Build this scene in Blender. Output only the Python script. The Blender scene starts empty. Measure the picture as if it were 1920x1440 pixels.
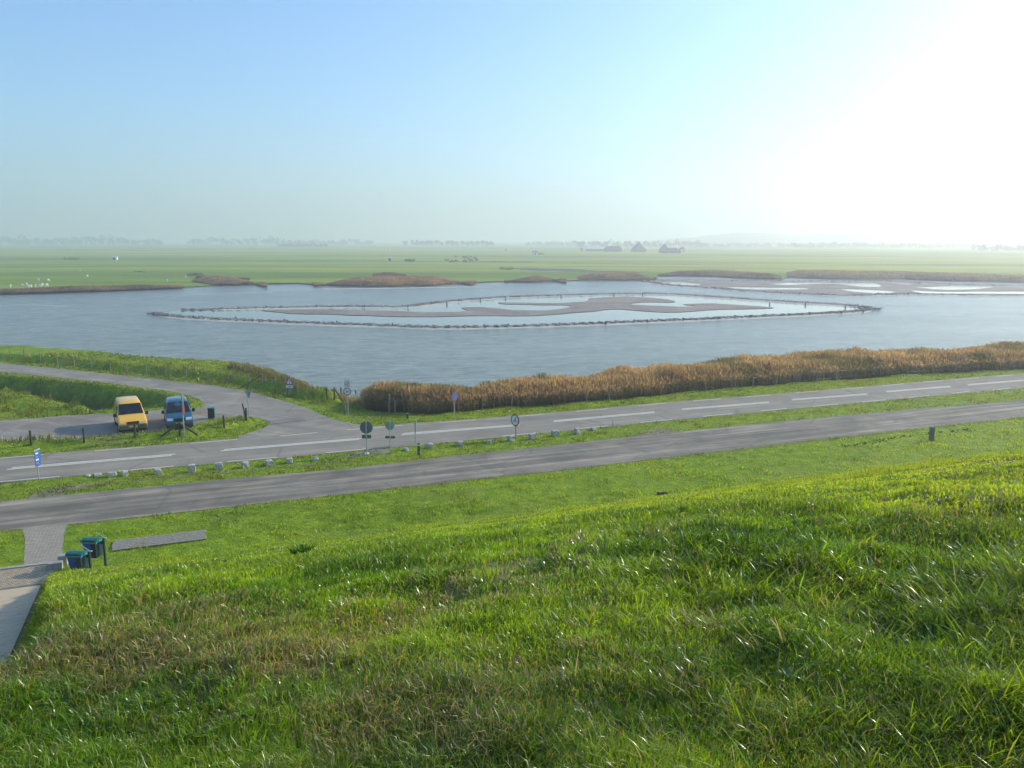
import bpy, bmesh, math, random
import numpy as np
from mathutils import Vector, Matrix
random.seed(7)
RNG = np.random.default_rng(11)
R = math.radians
scene = bpy.context.scene
COL = scene.collection

# ------------------------------------------------------------------ survey of the place
FPX, EYE = 1550.0, 13.2
PITCH = math.atan(270 / FPX)
def ray(px, py):
    u = (px - 960) / FPX; v = (720 - py) / FPX
    return (u, math.cos(PITCH) + v * math.sin(PITCH), -math.sin(PITCH) + v * math.cos(PITCH))
def at(px, py, z=0.0):
    d = ray(px, py); t = (z - EYE) / d[2]
    return (d[0] * t, d[1] * t)
def AT(pts, z=0.0):
    return [at(a, b, z) for a, b in pts]
TH = R(21.7)
CT, ST = math.cos(TH), math.sin(TH)
def sn(s, n):                      # along the dike / away from the dike
    return (s * CT - n * ST, s * ST + n * CT)

# ------------------------------------------------------------------ numpy noise and polygons
def _hash(ix, iy, seed):
    h = (ix * 374761393 + iy * 668265263 + seed * 1442695041) & 0xFFFFFFFF
    h = ((h ^ (h >> 13)) * 1274126177) & 0xFFFFFFFF
    return ((h ^ (h >> 16)) & 0xFFFFFF) / float(0xFFFFFF)
def vnoise(x, y, seed=0):
    x = np.asarray(x, float); y = np.asarray(y, float)
    ix = np.floor(x).astype(np.int64); iy = np.floor(y).astype(np.int64)
    fx = x - ix; fy = y - iy
    fx = fx * fx * (3 - 2 * fx); fy = fy * fy * (3 - 2 * fy)
    a = _hash(ix, iy, seed); b = _hash(ix + 1, iy, seed); c = _hash(ix, iy + 1, seed); d = _hash(ix + 1, iy + 1, seed)
    return (a * (1 - fx) + b * fx) * (1 - fy) + (c * (1 - fx) + d * fx) * fy
def fbm(x, y, scale, seed=0, octaves=4):
    v = 0; amp = 0.5; tot = 0; f = 1.0 / scale
    for o in range(octaves):
        v = v + amp * vnoise(x * f + 17.3 * o, y * f - 9.1 * o, seed + o); tot += amp; amp *= 0.5; f *= 2.03
    return v / tot
def sstep(a, b, x):
    t = np.clip((x - a) / (b - a), 0, 1); return t * t * (3 - 2 * t)
def sdist(x, y, poly):             # signed distance, positive inside
    x = np.asarray(x, float); y = np.asarray(y, float)
    d2 = np.full(x.shape, 1e18); ins = np.zeros(x.shape, bool)
    n = len(poly)
    for i in range(n):
        x0, y0 = poly[i]; x1, y1 = poly[(i + 1) % n]
        ex, ey = x1 - x0, y1 - y0
        L = ex * ex + ey * ey + 1e-12
        t = np.clip(((x - x0) * ex + (y - y0) * ey) / L, 0, 1)
        dx = x - (x0 + t * ex); dy = y - (y0 + t * ey)
        d2 = np.minimum(d2, dx * dx + dy * dy)
        if y1 != y0:
            c = ((y0 > y) != (y1 > y)) & (x < ex * (y - y0) / ey + x0)
            ins ^= c
    d = np.sqrt(d2)
    return np.where(ins, d, -d)
def ldist(x, y, line):
    d2 = np.full(np.asarray(x, float).shape, 1e18)
    for i in range(len(line) - 1):
        x0, y0 = line[i]; x1, y1 = line[i + 1]
        ex, ey = x1 - x0, y1 - y0
        t = np.clip(((x - x0) * ex + (y - y0) * ey) / (ex * ex + ey * ey + 1e-12), 0, 1)
        dx = x - (x0 + t * ex); dy = y - (y0 + t * ey)
        d2 = np.minimum(d2, dx * dx + dy * dy)
    return np.sqrt(d2)
def smooth_line(pts, step=2.0):
    """Catmull-Rom resampling of a surveyed line"""
    P = [np.array(p) for p in pts]
    P = [2 * P[0] - P[1]] + P + [2 * P[-1] - P[-2]]
    out = []
    for i in range(1, len(P) - 2):
        k = max(2, int(np.linalg.norm(P[i + 1] - P[i]) / step))
        for j in range(k):
            t = j / k
            out.append(tuple(0.5 * ((2 * P[i]) + (-P[i - 1] + P[i + 1]) * t + (2 * P[i - 1] - 5 * P[i] + 4 * P[i + 1] - P[i + 2]) * t * t
                                    + (-P[i - 1] + 3 * P[i] - 3 * P[i + 1] + P[i + 2]) * t ** 3)))
    out.append(tuple(P[-2]))
    return out
def extend(line, a, b):            # lengthen a line at both ends
    p0, p1 = np.array(line[0]), np.array(line[1]); q0, q1 = np.array(line[-1]), np.array(line[-2])
    return [tuple(p0 + (p0 - p1) / np.linalg.norm(p0 - p1) * a)] + list(line) + [tuple(q0 + (q0 - q1) / np.linalg.norm(q0 - q1) * b)]

# ------------------------------------------------------------------ surveyed lines (ground points)
SV_NEAR = AT([(0,995),(125,984.5),(355,959),(480,945),(650,926),(800,909),(880,900),(1040,883),(1240,859),(1580,819),(1920,781)])
SV_FAR = AT([(0,941),(117,929),(400,901),(480,893),(640,880),(800,861),(1040,835),(1180,820),(1275,809.5),(1580,779.5),(1920,749.5)])
RD_NEAR = AT([(0,906.5),(112,896),(326,876),(426,868),(520,860),(611,851),(699,843),(942,820),(1075,807),(1200,794.5),(1318,783),(1476,768),(1616,755.5),(1743,743.5),(1894,730)])
RD_FAR = AT([(0,858.5),(81,851),(177,844),(270,837),(357,830),(445,822),(525,815),(590,809.5),(697,800),(824,790.5),(972,779),(1079,770),(1195,759.5),(1300,750.5),(1447,739.5),(1577,728.5),(1695,718.5),(1804,709.5),(1900,702)])
SV_NEAR, SV_FAR = [extend(smooth_line(l, 3), 60, 220) for l in (SV_NEAR, SV_FAR)]
RD_NEAR, RD_FAR = [extend(smooth_line(l, 3), 60, 220) for l in (RD_NEAR, RD_FAR)]
def resample(line, m=120):
    P = np.array(line); d = np.r_[0, np.cumsum(np.linalg.norm(np.diff(P, axis=0), axis=1))]
    t = np.linspace(0, d[-1], m); return list(zip(np.interp(t, d, P[:, 0]), np.interp(t, d, P[:, 1])))
SERVICE = SV_NEAR + SV_FAR[::-1]
ROAD = RD_NEAR + RD_FAR[::-1]
# side road with the parking place and the junction
SIDE = ([at(697,801)] + AT([(640,790),(615,783),(600,776),(575,766),(545,756),(510,746),(470,735),(400,723),(300,712),(200,701),(100,690.5),(0,681)]))
SIDE = SIDE + [(SIDE[-1][0] - 60, SIDE[-1][1] + 28)]
SIDE2 = AT([(0,697),(100,707),(200,718),(300,731),(345,739),(372,748),(384,758),(378,765),(300,769),(220,775),(130,779),(60,785),(0,789)])
SIDE2 = [(SIDE2[0][0] - 58, SIDE2[0][1] + 25)] + SIDE2 + [(SIDE2[-1][0] - 40, SIDE2[-1][1] - 9)]
SIDE3 = AT([(0,834),(60,831),(120,823),(170,821),(250,815.5),(300,812),(330,807),(360,799),(385,789),(410,784),(450,781),(485,784),(503,790),(507,796),(495,803),(470,811),(445,819)])
SIDE3 = [(SIDE3[0][0] - 40, SIDE3[0][1] - 13)] + SIDE3
SIDEROAD = SIDE + SIDE2 + SIDE3 + AT([(460,828),(600,815),(697,806)])
MEADOW_ISLE = None

# shore of the near land (water level is -1)
SHORE_L = AT([(0,664),(60,667),(100,668),(140,672),(200,675),(260,685),(300,688),(340,691),(400,695),(440,697),(480,704),(520,714),(550,724),(575,735),(592,745),(615,751),(640,753),(668,748)], -1)
REED_TOP = [(690,722),(730,718),(800,722),(850,724),(900,719),(1000,711),(1100,703),(1150,692),(1200,690),(1300,682),(1400,672),(1500,665),(1600,661),(1700,659),(1800,657),(1850,649),(1920,645)]
REED_BACK = AT(REED_TOP, 1.35)
REED_FRONT = AT([(684,765),(700,770),(740,774),(800,775),(850,774),(900,768),(950,763),(1040,758),(1140,750),(1240,741),(1340,731),(1500,718),(1600,710),(1700,702),(1800,697),(1920,692)])
REED_BACK = extend(smooth_line(REED_BACK, 4), 0.5, 90); REED_FRONT = extend(smooth_line(REED_FRONT, 4), 0.5, 90)
REEDS = REED_FRONT + REED_BACK[::-1]
LAND = ([(-260, 190)] + [(-150, 138)] + SHORE_L + [(p[0] - 1.0, p[1] + 1.5) for p in REED_BACK] + [(430, 330), (430, -60), (-260, -60)])
DITCH = AT([(-60,696),(0,702),(100,711),(200,722),(300,736),(343,746),(358,755),(340,761),(300,764),(225,768),(170,775),(120,766),(60,752),(0,739),(-60,730)])
DITCH = [(DITCH[0][0] - 70, DITCH[0][1] + 30)] + DITCH + [(DITCH[-1][0] - 70, DITCH[-1][1] + 26)]
BANK = AT([(0,675),(100,683),(200,693),(300,703),(400,714),(470,725),(520,735),(560,746),(600,749),(640,757)])   # foot of the low bank beyond the side road
BANK = [(BANK[0][0] - 60, BANK[0][1] + 28)] + BANK
BANKPOLY = BANK + [(-14.0, 140), (-260, 240)]
FENCE_RIDGE = AT([(-120,846),(0,837),(59,834),(110,831),(158,830),(254,820),(300,818),(343,817),(421,802),(462,790)])
MOUND = AT([(0,745),(60,757),(120,769),(160,778)])

# ------------------------------------------------------------------ the shape of the ground
N0, Q, DROP, SLOPE = 9.0, 1.45 / 81.0, 0.25, 0.370
def dike(n):
    z = EYE - DROP - 0.354 * n - Q * (n - N0) ** 2
    n1 = N0 + (SLOPE - 0.354) / (2 * Q)
    lin = EYE - DROP - 0.354 * n1 - Q * (n1 - N0) ** 2 - SLOPE * (n - n1)
    z = np.where(n > n1, lin, z)
    z = np.where(n < -0.5, EYE - DROP - 0.354 * -0.5 - Q * 9.5 ** 2 + 0 * n, z)
    k = 0.30                         # soft toe
    return np.log1p(np.exp(np.clip(z / k, -40, 40))) * k
def ramp_edge(n):                   # s of the right hand edge of the stair path
    return -5.7 + (34.5 - n) * 0.155
def height(x, y, detail=True):
    x = np.asarray(x, float); y = np.asarray(y, float)
    s = x * CT + y * ST; n = -x * ST + y * CT
    z = dike(n) - 0.02
    z = np.where(n > 35, z * sstep(37.4, 35.0, n), z)
    z = z + 0.25 * np.exp(-((n - 35.2) / 1.2) ** 2) * sstep(-4.5, -5.2, s) * 0
    # the cut of the paved ramp
    e = ramp_edge(n)
    inr = sstep(0.35, 0.0, s - e) * sstep(0.0, 0.3, s - (e - 3.2)) * sstep(4.6, 6.0, n) * sstep(37.2, 36.8, n)
    zr = np.minimum(0.355 * np.clip(34.9 - n, 0, None), z + 0.1)
    bank = 0.10 * np.exp(-((s - e - 1.0) / 0.7) ** 2) * sstep(10, 14, n) * sstep(36, 32, n)
    z = z + bank
    z = z * (1 - inr) + zr * inr
    if detail:
        near = sstep(16, 4, n) * (1 - inr) + 0.0
        hum = (fbm(x, y, 1.5, 3, 3) - 0.5) * 0.15 + (fbm(x, y, 0.5, 5, 2) - 0.5) * 0.15
        z = z + near * hum
        mid = sstep(6, 14, n) * sstep(38, 28, n) * (1 - inr)
        z = z + mid * ((fbm(x, y, 5, 8, 3) - 0.5) * 0.14 + (fbm(x, y, 1.1, 9, 2) - 0.5) * 0.09)
    far = n > 55
    if np.any(far):
        xs, ys = x[far], y[far]; zf = z[far]
        dl = sdist(xs, ys, LAND)
        dd = sdist(xs, ys, DITCH)
        zf = zf - 3.5 * sstep(0.0, 2.9, dd)
        db = sdist(xs, ys, BANKPOLY)
        zf = zf + 0.6 * sstep(0.0, 0.6, db) * sstep(0.0, 3.0, dl)
        zf = zf + 0.32 * np.exp(-(ldist(xs, ys, FENCE_RIDGE) / 0.55) ** 2)
        dp = np.maximum(np.maximum(sdist(xs, ys, SIDEROAD), sdist(xs, ys, ROAD)), -50)
        rough = sstep(0.3, 2.5, -dp)
        zf = zf + rough * ((fbm(xs, ys, 3.0, 21, 3) - 0.5) * 0.35 + (fbm(xs, ys, 0.9, 22, 2) - 0.5) * 0.12) * sstep(0, 4, dl)
        zf = zf + 0.5 * np.exp(-(ldist(xs, ys, MOUND) / 2.0) ** 2) * sstep(0.2, 1.5, -dp)
        w = sstep(2.2, -1.2, dl)
        zf = zf * (1 - w) + (-1.7) * w
        z = z.copy(); z[far] = zf
    return z
def h1(x, y):
    return float(height(np.array([x]), np.array([y]))[0])
def onland(px, py, reach=400):
    """the ground point seen along a surveyed line of sight"""
    d = np.array(ray(px, py)); d /= np.linalg.norm(d)
    t = np.arange(1.0, reach, 0.08)
    X, Y, Z = d[0] * t, d[1] * t, EYE + d[2] * t
    hz = height(X, Y)
    i = int(np.argmax(Z < hz))
    return (X[i], Y[i], float(hz[i]))

# ------------------------------------------------------------------ materials
def new_mat(name):
    m = bpy.data.materials.new(name); m.use_nodes = True
    nt = m.node_tree; nt.nodes.clear()
    out = nt.nodes.new('ShaderNodeOutputMaterial')
    return m, nt, out
def N(nt, t, **kw):
    n = nt.nodes.new(t)
    for k, v in kw.items():
        if k.startswith('i_'):
            n.inputs[k[2:].replace('_', ' ')].default_value = v
        else: setattr(n, k, v)
    return n
def rgb(c): return (c[0], c[1], c[2], 1)
def ramp(nt, fac, stops):
    r = nt.nodes.new('ShaderNodeValToRGB')
    el = r.color_ramp.elements
    el[0].position, el[0].color = stops[0][0], rgb(stops[0][1])
    el[1].position, el[1].color = stops[-1][0], rgb(stops[-1][1])
    for p, c in stops[1:-1]:
        e = el.new(p); e.color = rgb(c)
    nt.links.new(fac, r.inputs[0]); return r.outputs[0]
def noise(nt, scale, detail=4, rough=0.55, vec=None, dist=0.0):
    n = N(nt, 'ShaderNodeTexNoise'); n.inputs['Scale'].default_value = scale
    n.inputs['Detail'].default_value = detail; n.inputs['Roughness'].default_value = rough; n.inputs['Distortion'].default_value = dist
    if vec is not None: nt.links.new(vec, n.inputs['Vector'])
    return n.outputs['Fac']
def pos(nt, scale=(1, 1, 1), rot=(0, 0, 0)):
    g = N(nt, 'ShaderNodeTexCoord'); mp = N(nt, 'ShaderNodeMapping')
    mp.inputs['Scale'].default_value = scale; mp.inputs['Rotation'].default_value = rot
    nt.links.new(g.outputs['Object'], mp.inputs['Vector']); return mp.outputs[0]
def posr(nt, scale, ang):
    """coordinates turned by ANG, then scaled along the turned axes"""
    g = N(nt, 'ShaderNodeTexCoord'); mp = N(nt, 'ShaderNodeMapping', vector_type='TEXTURE')
    mp.inputs['Scale'].default_value = [1 / s for s in scale]; mp.inputs['Rotation'].default_value = (0, 0, ang)
    nt.links.new(g.outputs['Object'], mp.inputs['Vector']); return mp.outputs[0]
def mixc(nt, fac, a, b, mode='MIX'):
    m = N(nt, 'ShaderNodeMix', data_type='RGBA', blend_type=mode)
    for s, v in ((0, fac), (6, a), (7, b)):
        if hasattr(v, 'is_linked') or hasattr(v, 'links'): nt.links.new(v, m.inputs[s])
        else: m.inputs[s].default_value = v if s == 0 else rgb(v)
    return m.outputs[2]
def maprange(nt, v, a, b, c=0.0, d=1.0):
    m = N(nt, 'ShaderNodeMapRange'); nt.links.new(v, m.inputs[0])
    for i, k in enumerate((a, b, c, d)): m.inputs[i + 1].default_value = k
    return m.outputs[0]
def simple(name, col, rough=0.6, metal=0.0, var=0.12, scale=6.0, spec=0.5, bump=0.0, coat=0.0):
    m, nt, out = new_mat(name)
    b = N(nt, 'ShaderNodeBsdfPrincipled'); b.inputs['Roughness'].default_value = rough; b.inputs['Metallic'].default_value = metal
    b.inputs['Specular IOR Level'].default_value = spec; b.inputs['Coat Weight'].default_value = coat
    f = noise(nt, scale, 5, 0.6, pos(nt))
    c = ramp(nt, f, [(0.25, [v * (1 - var) for v in col]), (0.75, [min(1, v * (1 + var)) for v in col])])
    nt.links.new(c, b.inputs['Base Color'])
    if bump:
        bp = N(nt, 'ShaderNodeBump'); bp.inputs['Strength'].default_value = bump; bp.inputs['Distance'].default_value = 0.02
        nt.links.new(f, bp.inputs['Height']); nt.links.new(bp.outputs[0], b.inputs['Normal'])
    nt.links.new(b.outputs[0], out.inputs[0]); return m
def foliage(name, rough=0.4, trans=0.45, gloss=0.05, tint=None):
    """thin leaves: colour comes from the 'tint' attribute"""
    m, nt, out = new_mat(name)
    a = N(nt, 'ShaderNodeAttribute', attribute_name='tint'); col = a.outputs['Color']
    f = noise(nt, 3.0, 3, 0.6, pos(nt))
    col = mixc(nt, 0.55, col, ramp(nt, f, [(0.3, (0.62, 0.62, 0.62)), (0.7, (1.25, 1.2, 1.1))]), 'MULTIPLY')
    d = N(nt, 'ShaderNodeBsdfDiffuse'); t = N(nt, 'ShaderNodeBsdfTranslucent')
    tc = mixc(nt, 1.0, col, (1.45, 1.3, 0.6), 'MULTIPLY')
    nt.links.new(col, d.inputs[0]); nt.links.new(tc, t.inputs[0])
    mx = N(nt, 'ShaderNodeMixShader'); mx.inputs[0].default_value = trans
    nt.links.new(d.outputs[0], mx.inputs[1]); nt.links.new(t.outputs[0], mx.inputs[2])
    g = N(nt, 'ShaderNodeBsdfGlossy'); g.inputs['Roughness'].default_value = rough; g.inputs[0].default_value = (0.9, 0.95, 1, 1)
    m2 = N(nt, 'ShaderNodeMixShader'); m2.inputs[0].default_value = gloss
    nt.links.new(mx.outputs[0], m2.inputs[1]); nt.links.new(g.outputs[0], m2.inputs[2])
    nt.links.new(m2.outputs[0], out.inputs[0]); return m

def ground_mat():
    m, nt, out = new_mat('turf')
    v = pos(nt)
    big = noise(nt, 0.16, 4, 0.6, v); mid = noise(nt, 1.3, 5, 0.65, v); fine = noise(nt, 9.0, 4, 0.7, v)
    c1 = ramp(nt, mid, [(0.28, (0.10, 0.18, 0.008)), (0.5, (0.21, 0.31, 0.014)), (0.72, (0.36, 0.43, 0.025))])
    c2 = ramp(nt, fine, [(0.3, (0.55, 0.6, 0.5)), (0.7, (1.3, 1.25, 1.15))])
    c = mixc(nt, 1.0, c1, c2, 'MULTIPLY')
    dry = maprange(nt, big, 0.52, 0.72)
    c = mixc(nt, dry, c, mixc(nt, 0.6, c, (0.21, 0.20, 0.055)))
    sg = N(nt, 'ShaderNodeAttribute', attribute_name='ditch_shade')
    c = mixc(nt, sg.outputs['Fac'], c, (0.035, 0.060, 0.012))  # shade of the ditch wall and floor painted into the turf colour
    a = N(nt, 'ShaderNodeAttribute', attribute_name='soil')
    sc = ramp(nt, fine, [(0.3, (0.10, 0.065, 0.035)), (0.7, (0.24, 0.17, 0.09))])
    c = mixc(nt, a.outputs['Fac'], c, sc)
    b = N(nt, 'ShaderNodeBsdfPrincipled'); b.inputs['Roughness'].default_value = 0.75; b.inputs['Specular IOR Level'].default_value = 0.12
    b.inputs['Sheen Weight'].default_value = 0.0
    nt.links.new(c, b.inputs['Base Color'])
    bp = N(nt, 'ShaderNodeBump'); bp.inputs['Strength'].default_value = 0.9; bp.inputs['Distance'].default_value = 0.12
    nt.links.new(mixc(nt, 0.5, fine, mid), bp.inputs['Height']); nt.links.new(bp.outputs[0], b.inputs['Normal'])
    nt.links.new(b.outputs[0], out.inputs[0]); return m
def asphalt(name, base, streak=0.5, warm=(1, 0.97, 0.92), rot=TH, patch=0.3):
    m, nt, out = new_mat(name)
    v = pos(nt); vs = posr(nt, (0.07, 1.5, 1), rot)
    f = noise(nt, 30, 3, 0.7, v); l = noise(nt, 1.0, 5, 0.65, vs, 0.6); b3 = noise(nt, 0.35, 5, 0.6, v, 0.8)
    lo = [base * w * (1 - streak * 0.5) for w in warm]; hi = [base * w * (1 + streak) for w in warm]
    c = ramp(nt, l, [(0.38, lo), (0.52, [base * w for w in warm]), (0.68, hi)])
    c = mixc(nt, patch, c, ramp(nt, b3, [(0.35, (0.6, 0.58, 0.56)), (0.65, (1.35, 1.3, 1.25))]), 'MULTIPLY')
    c = mixc(nt, 0.8, c, ramp(nt, f, [(0.3, (0.75, 0.75, 0.75)), (0.7, (1.25, 1.25, 1.25))]), 'MULTIPLY')
    w = N(nt, 'ShaderNodeTexVoronoi', feature='DISTANCE_TO_EDGE'); w.inputs['Scale'].default_value = 0.28
    nt.links.new(posr(nt, (0.5, 1.4, 1), rot), w.inputs['Vector'])
    cr = maprange(nt, w.outputs['Distance'], 0.0, 0.02, 0.55, 0.0)
    c = mixc(nt, cr, c, [base * 0.45] * 3)
    b = N(nt, 'ShaderNodeBsdfPrincipled'); b.inputs['Roughness'].default_value = 0.8; b.inputs['Specular IOR Level'].default_value = 0.3
    nt.links.new(c, b.inputs['Base Color'])
    bp = N(nt, 'ShaderNodeBump'); bp.inputs['Strength'].default_value = 0.3; bp.inputs['Distance'].default_value = 0.01
    nt.links.new(f, bp.inputs['Height']); nt.links.new(bp.outputs[0], b.inputs['Normal'])
    nt.links.new(b.outputs[0], out.inputs[0]); return m
def soil_mat(name, a, b_, scale=2.0):
    m, nt, out = new_mat(name); v = pos(nt)
    f = noise(nt, scale, 6, 0.65, v); g = noise(nt, scale * 9, 3, 0.7, v)
    c = ramp(nt, f, [(0.3, a), (0.7, b_)])
    c = mixc(nt, 0.8, c, ramp(nt, g, [(0.3, (0.7, 0.7, 0.7)), (0.7, (1.25, 1.25, 1.25))]), 'MULTIPLY')
    b = N(nt, 'ShaderNodeBsdfPrincipled'); b.inputs['Roughness'].default_value = 0.9; b.inputs['Specular IOR Level'].default_value = 0.15
    nt.links.new(c, b.inputs['Base Color'])
    bp = N(nt, 'ShaderNodeBump'); bp.inputs['Strength'].default_value = 0.6; bp.inputs['Distance'].default_value = 0.03
    nt.links.new(g, bp.inputs['Height']); nt.links.new(bp.outputs[0], b.inputs['Normal'])
    nt.links.new(b.outputs[0], out.inputs[0]); return m
def paver_mat(name, a, b_, bw=0.3, bh=0.15, rot=0.0, mortar=0.012, worn=0.0, sandc=(0.60, 0.45, 0.29)):
    m, nt, out = new_mat(name)
    br = N(nt, 'ShaderNodeTexBrick'); nt.links.new(pos(nt, (1, 1, 1), (0, 0, -rot)), br.inputs['Vector'])
    br.inputs['Scale'].default_value = 1.0; br.inputs['Brick Width'].default_value = bw; br.inputs['Row Height'].default_value = bh
    br.inputs['Mortar Size'].default_value = mortar; br.inputs['Color1'].default_value = rgb(a); br.inputs['Color2'].default_value = rgb(b_)
    br.inputs['Mortar'].default_value = rgb([v * 0.45 for v in a])
    g = noise(nt, 1.2, 6, 0.65, pos(nt)); g2 = noise(nt, 14, 4, 0.7, pos(nt))
    c = mixc(nt, maprange(nt, g, 0.5 - worn * 0.4, 0.66 - worn * 0.2), br.outputs[0], sandc) if worn else br.outputs[0]
    c = mixc(nt, 0.9, c, ramp(nt, g2, [(0.3, (0.72, 0.72, 0.72)), (0.7, (1.2, 1.2, 1.2))]), 'MULTIPLY')
    b = N(nt, 'ShaderNodeBsdfPrincipled'); b.inputs['Roughness'].default_value = 0.85; b.inputs['Specular IOR Level'].default_value = 0.2
    nt.links.new(c, b.inputs['Base Color'])
    bp = N(nt, 'ShaderNodeBump'); bp.inputs['Strength'].default_value = 0.5; bp.inputs['Distance'].default_value = 0.01
    nt.links.new(br.outputs[1], bp.inputs['Height']); bp.invert = True; nt.links.new(bp.outputs[0], b.inputs['Normal'])
    nt.links.new(b.outputs[0], out.inputs[0]); return m
def water_mat(name, deep, bump, rough, scale):
    m, nt, out = new_mat(name)
    w1 = noise(nt, scale * 0.5, 5, 0.75, posr(nt, (0.6, 1.5, 1), R(6))); w2 = noise(nt, scale * 2.6, 3, 0.6, pos(nt))
    w3 = noise(nt, 0.02, 4, 0.6, posr(nt, (.5, 1.6, 1), R(10)), 0.5)
    b = N(nt, 'ShaderNodeBsdfPrincipled'); b.inputs['IOR'].default_value = 1.33
    nt.links.new(maprange(nt, w3, 0.35, 0.65, rough * 0.75, rough * 1.25), b.inputs['Roughness'])
    c = ramp(nt, w1, [(0.36, [v * .62 for v in deep]), (0.64, [v * 1.4 for v in deep])])  # dark and bright ripple facets painted into the base colour
    nt.links.new(c, b.inputs['Base Color'])
    bp = N(nt, 'ShaderNodeBump'); bp.inputs['Distance'].default_value = 0.42
    nt.links.new(maprange(nt, w3, 0.35, 0.65, bump * 0.6, bump), bp.inputs['Strength'])
    ad = N(nt, 'ShaderNodeMath', operation='MULTIPLY_ADD'); nt.links.new(w2, ad.inputs[0]); ad.inputs[1].default_value = 0.45; nt.links.new(w1, ad.inputs[2])
    nt.links.new(ad.outputs[0], bp.inputs['Height']); nt.links.new(bp.outputs[0], b.inputs['Normal'])
    nt.links.new(b.outputs[0], out.inputs[0]); return m
def field_mat():
    m, nt, out = new_mat('pasture'); 
    v = posr(nt, (0.0025, 0.016, 1), R(3)); v2 = posr(nt, (0.012, 0.07, 1), R(-4))
    a = noise(nt, 1.0, 4, 0.6, v, 0.3); b2 = noise(nt, 1.0, 6, 0.75, v2, 0.2); f = noise(nt, 0.6, 4, 0.7, pos(nt))
    c = ramp(nt, a, [(0.38, (0.15, 0.22, 0.012)), (0.5, (0.27, 0.34, 0.016)), (0.62, (0.40, 0.40, 0.04))])
    c = mixc(nt, 0.8, c, ramp(nt, b2, [(0.3, (0.62, 0.68, 0.6)), (0.7, (1.3, 1.2, 1.1))]), 'MULTIPLY')
    c = mixc(nt, 0.7, c, ramp(nt, f, [(0.3, (0.7, 0.75, 0.7)), (0.7, (1.2, 1.2, 1.1))]), 'MULTIPLY')
    b = N(nt, 'ShaderNodeBsdfPrincipled'); b.inputs['Roughness'].default_value = 0.9; b.inputs['Specular IOR Level'].default_value = 0.1
    nt.links.new(c, b.inputs['Base Color']); nt.links.new(b.outputs[0], out.inputs[0]); return m

M = {}
M['turf'] = ground_mat()
M['asphalt'] = asphalt('road asphalt', 0.285, 0.18, (1, .86, .68), patch=0.3)
M['service'] = asphalt('worn asphalt', 0.24, 0.6, (1, 0.86, 0.67), patch=0.6)
M['side'] = asphalt('side asphalt', 0.285, 0.22, (1, 0.87, 0.71), rot=R(-26), patch=0.55)
M['paint'] = simple('road paint', (0.62, 0.57, 0.47), 0.6, var=0.25, scale=9)
M['paving'] = paver_mat('grey clinker paving', (0.34, 0.29, 0.23), (0.44, 0.38, 0.30), 0.3, 0.1, TH, 0.01)
M['cobble'] = paver_mat('cobbled foot', (0.40, 0.31, 0.21), (0.54, 0.43, 0.29), 0.16, 0.12, TH, 0.012)
M['ramp'] = paver_mat('sandy slabs', (0.50, 0.40, 0.29), (0.60, 0.48, 0.35), 1.1, 0.9, TH, 0.02, worn=0.35)
M['concrete'] = simple('old concrete', (0.36, 0.34, 0.31), 0.85, var=0.3, scale=5, bump=0.4)
M['whitestone'] = simple('flaking whitewash', (0.42, 0.40, 0.36), 0.8, var=0.45, scale=7, bump=0.5)
M['dirt'] = soil_mat('worn earth', (0.16, 0.13, 0.09), (0.34, 0.28, 0.20))
M['darksoil'] = soil_mat('dark soil', (0.035, 0.025, 0.018), (0.09, 0.065, 0.045))
M['sand'] = soil_mat('pale sand', (0.40, 0.36, 0.29), (0.62, 0.58, 0.48), 0.5)
M['mud'] = soil_mat('mud flat', (0.21, 0.175, 0.145), (0.36, 0.30, 0.25), 0.10)
M['wetmud'] = simple('wet mud', (0.30, 0.30, 0.29), 0.12, var=0.2, scale=0.3)
M['rock'] = simple('bank rock', (0.17, 0.155, 0.14), 0.85, var=0.5, scale=1.2)
M['guano'] = simple('pale rock', (0.55, 0.54, 0.50), 0.85, var=0.3, scale=1.2)
M['water'] = water_mat('lake water', (0.21, 0.24, 0.205), 0.9, 0.20, 1.25)
M['calm'] = water_mat('calm water', (0.05, 0.07, 0.075), 0.035, 0.06, 1.2)
M['field'] = field_mat()
M['ditch'] = simple('ditch tone', (0.045, 0.055, 0.03), 0.8, var=0.3, scale=0.2)  # dark olive colour of ditches, far bank and tar joint
M['grass'] = foliage('grass blades', 0.36, 0.5, 0.03)
M['glossgrass'] = foliage('long grass', 0.28, 0.5, 0.04)
M['reed'] = foliage('reed stems', 0.6, 0.45, 0.01)
M['leaf'] = foliage('leaves', 0.5, 0.35, 0.02)
M['galv'] = simple('galvanised steel', (0.50, 0.52, 0.53), 0.42, 0.6, 0.1)
M['signback'] = simple('sign back grey', (0.13, 0.17, 0.18), 0.5, 0.3, 0.08)
M['signback2'] = simple('pale sign back', (0.30, 0.40, 0.42), 0.45, 0.3, 0.08)
M['white'] = simple('white film', (0.78, 0.79, 0.80), 0.45, var=0.05)
M['red'] = simple('red film', (0.38, 0.015, 0.022), 0.45, var=0.08)
M['blue'] = simple('blue film', (0.03, 0.10, 0.33), 0.45, var=0.08)
M['black'] = simple('black paint', (0.015, 0.015, 0.017), 0.5, var=0.1)
M['greyfig'] = simple('faded symbol', (0.16, 0.25, 0.28), 0.5, var=0.1)
M['wood'] = simple('weathered wood', (0.22, 0.19, 0.15), 0.85, var=0.35, scale=8, bump=0.5)
M['plank'] = simple('grey plank', (0.27, 0.235, 0.19), 0.8, var=0.4, scale=10, bump=0.5)
M['darkwood'] = simple('dark timber', (0.055, 0.048, 0.04), 0.85, var=0.35, scale=8, bump=0.4)
M['wire'] = simple('fence wire', (0.25, 0.25, 0.25), 0.5, 0.7, 0.1)
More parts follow.
